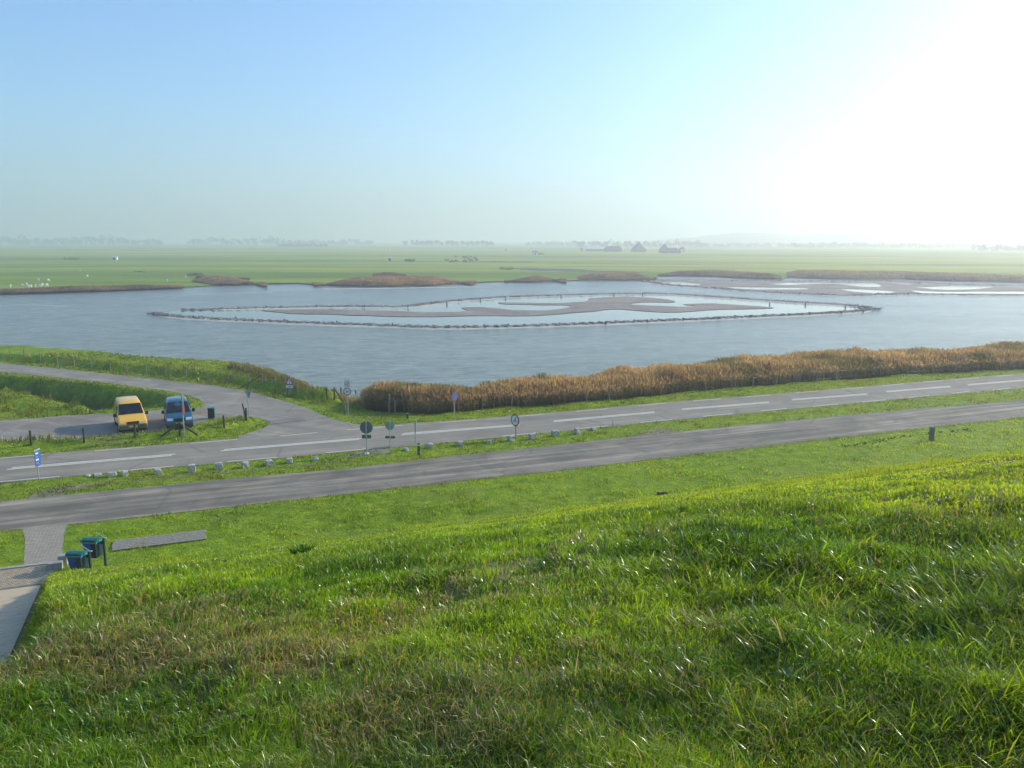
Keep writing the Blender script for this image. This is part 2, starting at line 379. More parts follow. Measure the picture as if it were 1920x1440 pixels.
M['bollard'] = simple('dark bollard', (0.035, 0.042, 0.04), 0.6, var=0.2)
M['gpost'] = simple('grey green marker', (0.10, 0.13, 0.13), 0.7, var=0.25, scale=6)
M['binblue'] = simple('blue bin plastic', (0.010, 0.10, 0.33), 0.4, var=0.12)
M['bingreen'] = simple('green bin plastic', (0.02, 0.17, 0.15), 0.4, var=0.15)
M['binlid'] = simple('faded lid', (0.08, 0.34, 0.30), 0.35, var=0.2)
M['bindark'] = simple('dark bin side', (0.012, 0.030, 0.045), 0.45, var=0.2)
M['yellow'] = simple('yellow car paint', (0.86, 0.47, 0.04), 0.32, 0.0, 0.05, coat=0.6)
M['carblue'] = simple('blue car paint', (0.010, 0.085, 0.14), 0.28, 0.15, 0.08, coat=0.7)
M['glass'] = simple('car glass', (0.010, 0.013, 0.018), 0.06, 0.0, 0.05)
M['trim'] = simple('black trim', (0.02, 0.02, 0.022), 0.6, var=0.1)
M['bumper'] = simple('grey bumper', (0.10, 0.10, 0.105), 0.6, var=0.1)
M['tyre'] = simple('tyre rubber', (0.018, 0.018, 0.018), 0.85, var=0.15)
M['rim'] = simple('wheel cover', (0.42, 0.43, 0.44), 0.4, 0.6, 0.08)
M['lamp'] = simple('headlamp lens', (0.75, 0.77, 0.78), 0.08, 0.4, 0.05)
M['plate'] = simple('yellow plate', (0.65, 0.45, 0.05), 0.5, var=0.03)
M['wool'] = simple('sheep wool', (0.72, 0.70, 0.64), 0.95, var=0.12, scale=3)
M['cowblack'] = simple('black cow hide', (0.03, 0.027, 0.025), 0.85, var=0.3)
def cow_mat():
    m, nt, out = new_mat('pied cow hide'); b = N(nt, 'ShaderNodeBsdfPrincipled'); b.inputs['Roughness'].default_value = 0.85
    c = ramp(nt, noise(nt, 1.3, 2, 0.4, pos(nt)), [(0.49, (0.03, 0.027, 0.025)), (0.52, (0.7, 0.68, 0.64))])
    nt.links.new(c, b.inputs[0]); nt.links.new(b.outputs[0], out.inputs[0]); return m
M['cow'] = cow_mat()
M['wall'] = simple('brick wall', (0.22, 0.13, 0.10), 0.85, var=0.2)
M['whitewall'] = simple('white wall', (0.75, 0.74, 0.70), 0.8, var=0.05)
M['roof'] = simple('dark tiled roof', (0.07, 0.06, 0.055), 0.75, var=0.2)
M['lightroof'] = simple('pale sheet roof', (0.55, 0.56, 0.55), 0.4, var=0.08)
M['dune'] = soil_mat('dune cover', (0.07, 0.085, 0.05), (0.20, 0.18, 0.12), 0.01)
M['bark'] = simple('bark', (0.06, 0.05, 0.04), 0.9, var=0.3)

# ------------------------------------------------------------------ object helpers
def tag(o, label=None, cat=None, group=None, kind=None):
    if label: o['label'] = label
    if cat: o['category'] = cat
    if group: o['group'] = group
    if kind: o['kind'] = kind
    return o
def empty(name, loc, rz=0.0, tilt=(0, 0)):
    o = bpy.data.objects.new(name, None); COL.objects.link(o); o.location = loc; o.rotation_euler = (tilt[0], tilt[1], rz)
    o.empty_display_size = 0.3; return o
def link(name, me, mat=None, parent=None):
    o = bpy.data.objects.new(name, me); COL.objects.link(o)
    if mat is not None and not me.materials: me.materials.append(mat)
    if parent is not None: o.parent = parent
    return o
def from_bm(name, bm, mat=None, parent=None, smooth=False):
    me = bpy.data.meshes.new(name)
    bmesh.ops.recalc_face_normals(bm, faces=bm.faces); bm.to_mesh(me); bm.free()
    if smooth:
        for p in me.polygons: p.use_smooth = True
    return link(name, me, mat, parent)
def np_mesh(name, V, quads=None, tris=None, mat=None, tint=None, smooth=False, soil=None, parent=None):
    me = bpy.data.meshes.new(name); V = np.asarray(V, np.float32)
    nq = 0 if quads is None else len(quads); nt_ = 0 if tris is None else len(tris)
    me.vertices.add(len(V)); me.vertices.foreach_set('co', V.ravel())
    loops = np.concatenate(([np.asarray(quads, np.int32).ravel()] if nq else []) + ([np.asarray(tris, np.int32).ravel()] if nt_ else []))
    me.loops.add(len(loops)); me.loops.foreach_set('vertex_index', loops)
    me.polygons.add(nq + nt_)
    st = np.concatenate([np.arange(nq) * 4, nq * 4 + np.arange(nt_) * 3]).astype(np.int32)
    me.polygons.foreach_set('loop_start', st)
    if smooth: me.polygons.foreach_set('use_smooth', np.ones(nq + nt_, bool))
    me.update(calc_edges=True)
    if tint is not None:
        a = me.attributes.new('tint', 'FLOAT_COLOR', 'POINT')
        c = np.ones((len(V), 4), np.float32); c[:, :3] = tint; a.data.foreach_set('color', c.ravel())
    if soil is not None:
        a = me.attributes.new('soil', 'FLOAT', 'POINT'); a.data.foreach_set('value', np.asarray(soil, np.float32))
    return link(name, me, mat, parent)
def box(bm, c, d, rz=0.0, taper=1.0, rot=None, bevel=0.0):
    m = Matrix.Translation(c) @ (rot if rot is not None else Matrix.Rotation(rz, 4, 'Z')) @ Matrix.Diagonal((d[0], d[1], d[2], 1))
    r = bmesh.ops.create_cube(bm, size=1.0)
    for v in r['verts']:
        if v.co.z > 0: v.co.x *= taper; v.co.y *= taper
    bmesh.ops.transform(bm, matrix=m, verts=r['verts'])
    if bevel:
        es = {e for v in r['verts'] for e in v.link_edges}
        bmesh.ops.bevel(bm, geom=list(es), offset=bevel, segments=2, affect='EDGES', profile=0.6)
def tube(bm, a, b, r0, r1=None, seg=10):
    a, b = Vector(a), Vector(b); r1 = r0 if r1 is None else r1
    d = b - a; q = d.to_track_quat('Z', 'Y').to_matrix().to_4x4()
    bmesh.ops.create_cone(bm, cap_ends=True, segments=seg, radius1=r0, radius2=r1, depth=d.length, matrix=Matrix.Translation((a + b) / 2) @ q)
def flat_poly(name, pts, z, mat, parent=None, kind='structure'):
    """a horizontal sheet with the outline PTS"""
    from mathutils.geometry import tessellate_polygon
    P = [Vector((p[0], p[1], z)) for p in pts]
    tris = tessellate_polygon([P])
    me = bpy.data.meshes.new(name); me.from_pydata([tuple(p) for p in P], [], [tuple(t) for t in tris])
    bm = bmesh.new(); bm.from_mesh(me)
    for f in bm.faces:
        f.normal_update()
        if f.normal.z < 0: f.normal_flip()
    bm.to_mesh(me); bm.free()
    o = link(name, me, mat, parent)
    if kind: o['kind'] = kind
    return o

# ------------------------------------------------------------------ camera, sky, sun, haze
cam = bpy.data.cameras.new('camera'); co = bpy.data.objects.new('camera', cam); COL.objects.link(co)
co.location = (0, 0, EYE); co.rotation_euler = (math.pi / 2 - PITCH, 0, 0)
cam.sensor_width = 36; cam.lens = FPX / 1920 * 36; cam.clip_start = 0.05; cam.clip_end = 40000
scene.camera = co
SUN_EL, SUN_AZ = R(25), R(64)        # azimuth measured from +Y towards +X
w = bpy.data.worlds.new('World'); scene.world = w; w.use_nodes = True
wn = w.node_tree; wn.nodes.clear()
sky = wn.nodes.new('ShaderNodeTexSky'); sky.sky_type = 'NISHITA'; sky.sun_disc = False
sky.sun_elevation = SUN_EL; sky.sun_rotation = SUN_AZ
sky.altitude = 0; sky.air_density = 1.0; sky.dust_density = 1.2; sky.ozone_density = 2.0
bg = wn.nodes.new('ShaderNodeBackground'); bg.inputs[1].default_value = 0.15
wo = wn.nodes.new('ShaderNodeOutputWorld')
tn = wn.nodes.new('ShaderNodeMix'); tn.data_type = 'RGBA'; tn.blend_type = 'MULTIPLY'; tn.inputs[0].default_value = 1.0
tn.inputs[7].default_value = (0.80, 1.24, 1.60, 1)
wn.links.new(sky.outputs[0], tn.inputs[6]); wn.links.new(tn.outputs[2], bg.inputs[0]); wn.links.new(bg.outputs[0], wo.inputs[0])
sl = bpy.data.lights.new('sun', 'SUN'); sl.energy = 5.0; sl.angle = R(0.6); sl.color = (1.0, 0.90, 0.70)
so = bpy.data.objects.new('sun', sl); COL.objects.link(so)
sd = Vector((math.sin(SUN_AZ) * math.cos(SUN_EL), math.cos(SUN_AZ) * math.cos(SUN_EL), math.sin(SUN_EL)))
so.rotation_euler = sd.to_track_quat('Z', 'Y').to_euler(); so.location = sd * 200
for (hz_top, hz_den, hz_nm) in ((70, 1 / 1450, 'haze'), (520, 1 / 5600, 'haze')):
    bm = bmesh.new(); box(bm, (0, 4300, (hz_top - 30) / 2), (26000 + hz_top, 10200 + hz_top, hz_top + 30))
    hm, hn, ho = new_mat('haze air')
    vs = hn.nodes.new('ShaderNodeVolumeScatter'); vs.inputs['Density'].default_value = hz_den; vs.inputs['Anisotropy'].default_value = 0.6
    vs.inputs['Color'].default_value = (0.95, 0.91, 1.0, 1)
    hn.links.new(vs.outputs[0], ho.inputs['Volume'])
    haze = from_bm(hz_nm, bm, hm); haze['kind'] = 'structure'
scene.view_settings.view_transform = 'Standard'; scene.view_settings.look = 'None'
scene.view_settings.exposure = 0; scene.view_settings.gamma = 1
scene.cycles.max_bounces = 7; scene.cycles.volume_bounces = 3; scene.cycles.transparent_max_bounces = 8
scene.cycles.diffuse_bounces = 3; scene.cycles.glossy_bounces = 3; scene.cycles.caustics_reflective = False
scene.cycles.sample_clamp_indirect = 8

# ------------------------------------------------------------------ the ground
def graded(lo, hi, f):
    out = [0.0]
    while out[-1] < hi: out.append(out[-1] + f(out[-1]))
    neg = [0.0]
    while neg[-1] > lo: neg.append(neg[-1] - f(neg[-1]))
    return np.array(neg[:0:-1] + out)
gx = graded(-260, 430, lambda v: 0.13 if abs(v) < 12 else (min(0.6, 0.13 + (abs(v) - 12) * 0.012) if abs(v) < 85 else 3.0))
gy = graded(-40, 330, lambda v: 0.13 if abs(v) < 14 else (min(0.55, 0.13 + (abs(v) - 14) * 0.012) if abs(v) < 118 else 3.0))
GX, GY = np.meshgrid(gx, gy)
GZ = height(GX.ravel(), GY.ravel()).reshape(GX.shape)
nx, ny = len(gx), len(gy)
idx = np.arange(nx * ny).reshape(ny, nx)
quads = np.stack([idx[:-1, :-1], idx[:-1, 1:], idx[1:, 1:], idx[1:, :-1]], -1).reshape(-1, 4)
fx, fy = GX.ravel(), GY.ravel()
fs, fn = fx * CT + fy * ST, -fx * ST + fy * CT
e_ = ramp_edge(fn)
soil = 0.8 * sstep(0.6, -0.1, np.abs(fs - e_) - 0.2) * (fn < 34) * (fn > 8)
soil = np.maximum(soil, 0.75 * sstep(0.60, 0.72, fbm(fx, fy, 2.2, 31, 4)) * sstep(22, 10, fn))
soil = np.maximum(soil, 0.8 * sstep(0.55, 0.7, fbm(fx, fy, 1.2, 33, 4)) * sstep(5.5, 2.5, np.hypot(fx, fy)) * (fx < 1.2))
d_ditch = sdist(fx, fy, DITCH)
soil = np.maximum(soil, (.25 + .55 * sstep(.4, .6, fbm(fx, fy, .5, 35, 3))) * sstep(10, 5, np.hypot(fx, fy)) * (fn > -30))  # brown thatch near the eye, also painted shade in gaps between blades
soil = np.maximum(soil, 0.5 * np.exp(-(np.minimum(np.abs(fn - 42.3), 9) / 0.18) ** 2))
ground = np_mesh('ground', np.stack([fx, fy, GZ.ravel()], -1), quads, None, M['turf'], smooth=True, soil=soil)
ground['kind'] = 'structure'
at_ = ground.data.attributes.new('ditch_shade', 'FLOAT', 'POINT'); at_.data.foreach_set('value', (0.85 * sstep(0.4, 1.6, d_ditch + .8 * (fbm(fx, fy, 2.0, 95, 3) - .5))).astype(np.float32))  # mask for the shade painted inside the ditch

# far polder land beyond the lake
FAR_SHORE = AT([(-700,575),(-300,558),(0,551),(60,549),(150,547),(250,543),(340,540),(400,536.5),(480,534),(560,532.5),(610,536),(680,538.5),(760,539),(830,535),(880,531.5),(930,529),(1000,530.5),(1060,527.5),(1100,526.5),(1170,527),(1228,525),(1232,519),(1270,518),(1340,519.5),(1420,524),(1466,524.5),(1476,521),(1560,524),(1690,525.5),(1712,524),(1800,528),(1920,530.5),(2300,536),(2700,545)], -1)
far_pts = FAR_SHORE + [(14000, 600), (14000, 9300), (-14000, 9300), (-14000, 300)]
flat_poly('polder', far_pts, -0.62, M['field'])
# low bank of the far shore
V = []; F = []
fsh = smooth_line(FAR_SHORE, 8)
for i, p in enumerate(fsh):
    V += [(p[0], p[1], -0.62), (p[0] + RNG.normal() * .4, p[1] - 0.9 - RNG.random(), -1.1)]
    if i: F.append((2 * i - 2, 2 * i - 1, 2 * i + 1, 2 * i))
np_mesh('far_bank', V, F, None, M['ditch'])['kind'] = 'structure'
flat_poly('water', [(-6000, 189), (-260, 188.5), (-150, 136)] + [(p[0] + .3, p[1] - 1.4) for p in SHORE_L] + [(p[0] - 0.6, p[1] - 0.3) for p in REED_BACK] + [(430, 328), (6000, 1200), (6000, 3000), (-6000, 3000)], -1.0, M['water'])

# drainage ditches in the far fields
def strip_px(name, pts, wid, z, mat, kind='structure'):
    P = smooth_line(AT(pts, z), 6); V = []; F = []
    for i, p in enumerate(P):
        a = np.array(P[max(0, i - 1)]); b = np.array(P[min(len(P) - 1, i + 1)]); d = b - a; d /= np.linalg.norm(d) + 1e-9
        nrm = np.array([-d[1], d[0]]); h = wid / 2 * (2.0 if name == 'field_ditch' else 1) * (0.75 + 0.5 * random.random())
        V += [(p[0] + nrm[0] * h, p[1] + nrm[1] * h, z), (p[0] - nrm[0] * h, p[1] - nrm[1] * h, z)]
        if i: F.append((2 * i - 2, 2 * i - 1, 2 * i + 1, 2 * i))
    o = np_mesh(name, V, F, None, mat); o['kind'] = kind; return o
k = 0
for pts, wd in [(([(-80,488),(130,487),(215,487.6),(700,489),(1000,491.5)]), 9), (([(-80,470),(200,469.5),(330,470.5)]), 10), (([(-80,502),(250,500.5),(640,501.5),(980,504)]), 3.2),
                (([(60,511),(240,508),(420,510)]), 1.6), (([(-80,481),(300,480),(640,479)]), 3.5), (([(560,478),(900,479),(1300,483)]), 5), (([(880,491),(1100,494),(1400,497)]), 4),
                (([(955,503),(1020,505),(1090,508),(1200,511)]), 12), (([(700,464),(1000,466),(1300,470)]), 22), (([(-80,460),(300,460),(560,461)]), 18), (([(1150,490),(1500,494),(1920,498)]), 4),
                (([(1040,499),(1300,502),(1500,504)]), 3), (([(1300,478),(1600,481),(1920,484)]), 8)]:
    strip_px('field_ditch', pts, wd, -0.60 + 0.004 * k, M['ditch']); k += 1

# ------------------------------------------------------------------ roads
def road_strip(name, A, B, z, mat):
    A, B = resample(A), resample(B); V = []; F = []
    for i, (a, b) in enumerate(zip(A, B)):
        V += [(a[0], a[1], z), (b[0], b[1], z)]
        if i: F.append((2 * i - 2, 2 * i, 2 * i + 1, 2 * i - 1))
    np_mesh(name, V, F, None, mat)['kind'] = 'structure'
road_strip('service_road', SV_NEAR, SV_FAR, 0.012, M['service'])
flat_poly('side_road', SIDEROAD, 0.014, M['side'])
road_strip('road', RD_NEAR, RD_FAR, 0.018, M['asphalt'])
def paint_quad(V, F, a, b, wid, z=0.024):
    a, b = np.array(a), np.array(b); L = np.linalg.norm(b - a); d = (b - a) / L; nr = np.array([-d[1], d[0]]) * wid / 2
    m = max(1, int(L / 0.8)); i0 = len(V)
    for i in range(m + 1):
        p = a + (b - a) * i / m; j = 1 + random.uniform(-.12, .06)
        V.extend([(p[0] + nr[0] * j, p[1] + nr[1] * j, z), (p[0] - nr[0] * j, p[1] - nr[1] * j, z)])
        if i: F.append((i0 + 2 * i - 2, i0 + 2 * i - 1, i0 + 2 * i + 1, i0 + 2 * i))
V = []; F = []
CENTRE = [((14.5,879.5),(322,853.5)),((414,845),(673,823.5)),((751,815),(971,797.5)),((1036,790.5),(1225,773.5)),((1277,768),(1440,755)),((1483,750),(1624,739.5)),((1660,735),(1781,725)),((1813,722),(1917.5,713.5)),((1946,711),(2030,705))]
for a, b in CENTRE:
    pa, pb = np.array(at(*a)), np.array(at(*b)); d = (pb - pa) / np.linalg.norm(pb - pa); nr = np.array([-d[1], d[0]])
    for q in (-0.155, 0.155):
        paint_quad(V, F, pa + nr * q + d * (0.2 if q > 0 else 0), pb + nr * q + d * (0.2 if q > 0 else 0), 0.23)
NEARL = [((-60,909),(112,894)),((222,884),(326,874.5)),((426,866),(520,858)),((611,849.5),(699,841)),((942,818),(1007,812)),((1075,805),(1139,799)),((1201,792.5),(1260,787)),((1318,781),(1373,776)),((1426,771),(1476,766)),((1523.5,762.5),(1571.5,757.5)),((1616,754),(1661,750)),((1701,746),(1743,742)),((1784,738),(1817,734.5)),((1860.5,731.7),(1894,728)),((1930,725),(1962,722))]
FARL = [((-60,865),(81,853)),((177,846),(270,839)),((357.5,832),(445,824.5)),((525,818),(596,811.5)),((650,806.5),(685,804)),((697,803),(754,798)),((824,793),(892,787.5)),((972.5,781),(1020,777)),((1079,772),(1139,767)),((1195,761),(1249,756)),((1300,752),(1353,748)),((1400,744.5),(1447,741)),((1492,737),(1534,733.5)),((1577,730),(1618,727)),((1656,723.5),(1695,720)),((1731,717),(1768,714)),((1804,711),(1836,708.7)),((1869.5,706),(1900,703.5))]
for a, b in NEARL + FARL: paint_quad(V, F, at(*a), at(*b), 0.15)
np_mesh('road_marking', V, F, None, M['paint'])['kind'] = 'structure'
# tar joint at the mouth of the side road and loose kerb edges
V = []; F = []
paint_quad(V, F, at(507,796), at(560,790), 0.12, 0.028); paint_quad(V, F, at(560,790), at(612,784), 0.10, 0.028)
np_mesh('tar_joint', V, F, None, M['ditch'])['kind'] = 'structure'
# worn tracks in the verge between the roads
flat_poly('dirt_track', AT([(50,938),(58,929),(80,920),(110,914),(150,909),(195,904),(230,903),(190,909),(150,916),(125,922),(117,930)]), 0.014, M['dirt'])
V = []; F = []
tr = smooth_line(AT([(195,906),(290,899),(400,889),(480,880.5),(560,872.5),(650,868)]), 1.5)
for a, b in zip(tr, tr[1:]): paint_quad(V, F, a, b, 0.16, 0.010)
np_mesh('verge_path', V, F, None, M['dirt'])['kind'] = 'structure'
flat_poly('gravel_apron', AT([(1168,823),(1220,806),(1236,802),(1262,805),(1285,810),(1276,812)]), 0.0135, M['dirt'])
flat_poly('worn_edge', AT([(640,857),(650,853),(700,843),(735,842),(728,850),(700,853),(668,857)]), 0.015, M['side'])
flat_poly('dirt_patch', AT([(345,774),(355,768),(378,764),(388,768),(384,776),(360,779)]), 0.0175, M['dirt'])

# paved path, kerbs, cobbled foot and the ramp up the dike
def sn_poly(pts): return [sn(*p) for p in pts]
pr = [at(125,984), at(121,1000), at(117,1030), at(118,1064), at(43,1070), at(46,1035), at(47,1010), at(42,992)]
flat_poly('paved_path', pr, 0.010, M['paving'])
pa, pb = np.array(at(-60,1077)), np.array(at(122,1055))
bm = bmesh.new(); d = pb - pa
mid = (pa + pb) / 2; ang = math.atan2(d[1], d[0])
box(bm, (mid[0], mid[1], 0.02), (np.linalg.norm(d), 0.22, 0.16), ang, bevel=0.015)
tag(from_bm('kerb', bm, M['concrete']), kind='structure')
nr = np.array([d[1], -d[0]]) / np.linalg.norm(d)
if nr[1] > 0: nr = -nr
# sloping cobbles and slab ramp follow the ground
def draped(name, s0, s1, n0, n1, mat, lift=0.03, ds=0.3, edge=None):
    ss = np.linspace(0, 1, max(2, int((s1 - s0) / ds) + 1)); nn = np.linspace(n0, n1, max(2, int(abs(n1 - n0) / 0.3) + 1))
    A, B = np.meshgrid(ss, nn)
    Sx = (ramp_edge(B) - (1 - A) * 3.1 - 0.02) if edge else s0 + A * (s1 - s0)
    X = Sx * CT - B * ST; Y = Sx * ST + B * CT
    Z = height(X.ravel(), Y.ravel(), False).reshape(X.shape) + lift
    ii = np.arange(A.size).reshape(A.shape)
    q = np.stack([ii[:-1, :-1], ii[:-1, 1:], ii[1:, 1:], ii[1:, :-1]], -1).reshape(-1, 4)
    o = np_mesh(name, np.stack([X.ravel(), Y.ravel(), Z.ravel()], -1), q, None, mat, smooth=True); o['kind'] = 'structure'; return o
draped('ramp_path', 0, 3, 33.9, 5.2, M['ramp'], 0.035, edge=True)
cob = [pa + nr * 0.13, pa + (pb - pa) * 0.93 + nr * 0.13, pa + (pb - pa) * 0.93 + nr * 3.2, pa + nr * 3.2]
V = []; F = []
for i in range(9):
    for j in range(9):
        p = (cob[0] * (1 - i / 8) + cob[1] * i / 8) * (1 - j / 8) + (cob[3] * (1 - i / 8) + cob[2] * i / 8) * j / 8
        V.append((p[0], p[1], max(h1(p[0], p[1]), -0.02) + 0.05))
for i in range(8):
    for j in range(8):
        a = i * 9 + j; F.append((a, a + 1, a + 10, a + 9))
np_mesh('cobbled_apron', V, F, None, M['cobble'], smooth=True)['kind'] = 'structure'
for (px, py, dx, hh, lab) in [(104,1068,0.55,0.30,'low mossy concrete block at the end of the kerb below the bins'), (119,1060,0.34,0.46,'taller squared concrete block beside the nearer blue bin')]:
    x, y = at(px, py); bm = bmesh.new(); box(bm, (0, 0, hh / 2 - 0.05), (dx, 0.32, hh + 0.1), 0, bevel=0.02)
    o = from_bm('concrete_block', bm, M['concrete']); o.location = (x, y, h1(x, y)); o.rotation_euler.z = ang; tag(o, lab, 'block')
x, y = at(106, 1092, 0.45); z = 0.3
bm = bmesh.new(); box(bm, (0, 0, 0.12), (0.5, 1.3, 0.3), 0, bevel=0.02)
o = from_bm('concrete_block', bm, M['concrete']); o.location = (x, y, z - 0.05); o.rotation_euler.z = ang; tag(o, 'long concrete edging block half sunk beside the shaded grass bank', 'block')

# ------------------------------------------------------------------ islands in the lake
RING_F = [(286,589),(340,595),(420,600),(500,603.5),(600,607.5),(700,611),(780,614),(840,615),(950,613.5),(1060,610),(1180,605),(1300,600),(1400,595.5),(1500,591),(1600,585),(1640,580.5)]
RING_B = [(345,581),(400,580.5),(480,578.5),(560,577),(650,575.5),(720,576),(760,576),(800,571),(850,565),(900,561),(960,557.5),(1050,554.5),(1150,552),(1240,551.5),(1300,554.5),(1360,558.5),(1420,563),(1480,566.5),(1540,570),(1600,574),(1640,579.5)]
calm = RING_F + RING_B[::-1]
flat_poly('lagoon', smooth_line(AT(calm, -1), 6), -0.992, M['calm'])
def mudflat(name, pts, z, mat):
    P = smooth_line(AT(pts + [pts[0]], -1), 3)[:-1]
    P = [(p[0] + (vnoise(p[0] * .3, p[1] * .3, 5) - .5) * 1.2, p[1] + (vnoise(p[0] * .3, p[1] * .3, 6) - .5) * 2.0) for p in P]
    return flat_poly(name, P, z, mat)
MUD = [(481,582),(546,580.5),(651,581),(755,584),(810,585.5),(878,584.5),(862,577),(896,576.5),(935,579),(961,581.5),(1000,582.5),(1030,581.5),(1056,578.5),(1072,573.5),(1020,572),(950,571),(935,567.5),(990,568),(1060,568.5),(1100,564),(1106,560),(1170,556.5),(1235,560),(1265,565),(1257,567.5),(1235,566.8),(1203,567),(1182,571),(1226,573.5),(1278,575.8),(1311,574.3),(1274,570.5),(1330,569.5),(1382,572),(1455,577),(1421,579.5),(1356,581),(1304,583.5),(1252,586.5),(1183,582),(1146,580),(1112,584),(1052,589),(1000,592),(922,592),(844,593),(805,595),(740,594),(690,592.5),(625,590),(546,588)]
mudflat('mudflat', MUD, -0.93, M['mud'])
SECOND_O = [(1200,527),(1252,534.5),(1304,539),(1356,543),(1421,548),(1512,552.5),(1590,555),(1656,553.5),(1700,552.3),(1785,553.8),(1920,554.8),(2100,555)]
SECOND_I = [(1226,526),(1278,526.2),(1382,527),(1460,528),(1590,528.3),(1654,528.6),(1729,531),(1785,534),(1860,536),(1920,536.8),(2100,541)]
mudflat('mudflat', SECOND_O + SECOND_I[::-1], -0.94, M['mud'])
for pts in [[(1235,530),(1290,530.5),(1312,535),(1275,535.5)], [(1360,539),(1450,540),(1517,541.5),(1490,543.5),(1400,542.5)], [(1430,532.5),(1530,530),(1590,528.8),(1635,531),(1650,538),(1610,537.5),(1580,534),(1540,532.5),(1480,534.5)],
            [(1577,543),(1620,544),(1682,548),(1640,550),(1600,547)], [(1668,532),(1730,531.5),(1715,534)], [(1717,539.5),(1800,537),(1862,538),(1830,542.5),(1770,543.5),(1735,541)], [(1712,545.5),(1770,548),(1830,547.5),(1960,547.5),(1960,551),(1800,551),(1727,549.5)]]:
    mudflat('tidal_pool', pts, -0.932, M['calm'])
def ridge(name, pts, sw, rw, rh, sand_side, rocks, label_kind='structure', seedv=3):
    """a low bank: pale sand foot on one side, a ridge of rubble"""
    P = smooth_line(AT(pts, -1), 1.6); V = []; F = []; cen = []
    for i, p in enumerate(P):
        a = np.array(P[max(0, i - 1)]); b = np.array(P[min(len(P) - 1, i + 1)]); d = b - a; d /= np.linalg.norm(d) + 1e-9
        nr = np.array([d[1], -d[0]])
        if nr[1] > 0: nr = -nr
        nr = nr * sand_side
        t = i / (len(P) - 1); end = min(1, 14 * t + .15, 14 * (1 - t) + .15)
        k_ = (0.7 + 0.6 * fbm(np.array(p[0]), np.array(p[1]), 9, 41, 3)) * end
        prof = [(-rw * 0.5 - .5, -0.10), (-rw * 0.45, 0.05), (-rw * .2, rh * .8), (rw * .1, rh), (rw * .4, rh * .45), (rw * .5, 0.12), (rw * .5 + sw * .6, 0.05), (rw * .5 + sw, -0.06)]
        for o_, h_ in prof:
            q = np.array(p) + nr * o_ * (k_ if o_ > rw * .5 else 1)
            V.append((q[0], q[1], -1 + h_ * end + (random.uniform(-.1, .1) if abs(o_) < rw * .45 else 0)))
        cen.append((p, nr))
        if i:
            for j in range(7):
                a0 = (i - 1) * 8 + j; F.append((a0, a0 + 1, a0 + 9, a0 + 8))
    nq = len(P) - 1
    o = np_mesh(name, V, F, None, M['rock'])
    o.data.materials.append(M['sand'])
    mi = np.array([1 if j >= 4 else 0 for _ in range(nq) for j in range(7)], np.int32)
    o.data.polygons.foreach_set('material_index', mi)
    o['kind'] = label_kind
    return cen, rw, rh
def rubble(name, cens, num, size, label=None):
    """countless stones and resting birds on the banks: stuff"""
    bmr = bmesh.new(); bmesh.ops.create_icosphere(bmr, subdivisions=1, radius=1.0)
    bv = np.array([v.co[:] for v in bmr.verts]); bf = np.array([[v.index for v in f.verts] for f in bmr.faces]); bmr.free()
    Vs = []; Fs = []; mats = []
    off = 0
    for c in range(num):
        cen, rw, rh = cens[RNG.integers(len(cens))]
        p, nr = cen[RNG.integers(len(cen))]
        q = np.array(p) + nr * RNG.uniform(-.45, .42) * rw + RNG.normal(0, .5, 2) * .5
        sz = size * RNG.uniform(.5, 1.6); sc = np.array([RNG.uniform(.7, 1.3), RNG.uniform(.7, 1.3), RNG.uniform(.6, 1.2)]) * sz
        v = bv * sc * (1 + RNG.uniform(-.25, .25, (len(bv), 1))) + np.array([q[0], q[1], -1 + rh * RNG.uniform(.5, 1.05)])
        Vs.append(v); Fs.append(bf + off); off += len(bv); mats += [1 if RNG.random() < .10 else 0] * len(bf)
    o = np_mesh(name, np.concatenate(Vs), None, np.concatenate(Fs), M['rock']); o.data.materials.append(M['guano'])
    o.data.polygons.foreach_set('material_index', np.array(mats, np.int32)); o['kind'] = 'stuff'
    return o
c1 = ridge('stone_bank', RING_F, 1.7, 2.4, 0.28, 1, True)
c2 = ridge('stone_bank', RING_B, 3.0, 3.2, 0.28, 1, True)
rubble('bank_rubble', [c1, c1, c2], 7500, 0.12)
c3 = ridge('low_bank', SECOND_O, 1.5, 3.5, 0.35, 1, True); c4 = ridge('low_bank', SECOND_I, 1.2, 4.0, 0.3, 1, True)
rubble('bank_rubble', [c3, c4], 1100, 0.20)
ridge('sandbar', [(590,541.5),(700,540.5),(800,539),(880,537.5),(925,538)], 1.8, 2.0, 0.15, 1, False)
for pts, wd in [([(-60,577),(0,573),(60,571.5),(130,575)], 1.3), ([(300,554.5),(380,551.5),(470,549),(510,547)], 1.3), ([(0,559),(80,560),(170,556)], 1.2)]:
    strip_px('sandbar', pts, wd, -0.985, M['wetmud'])

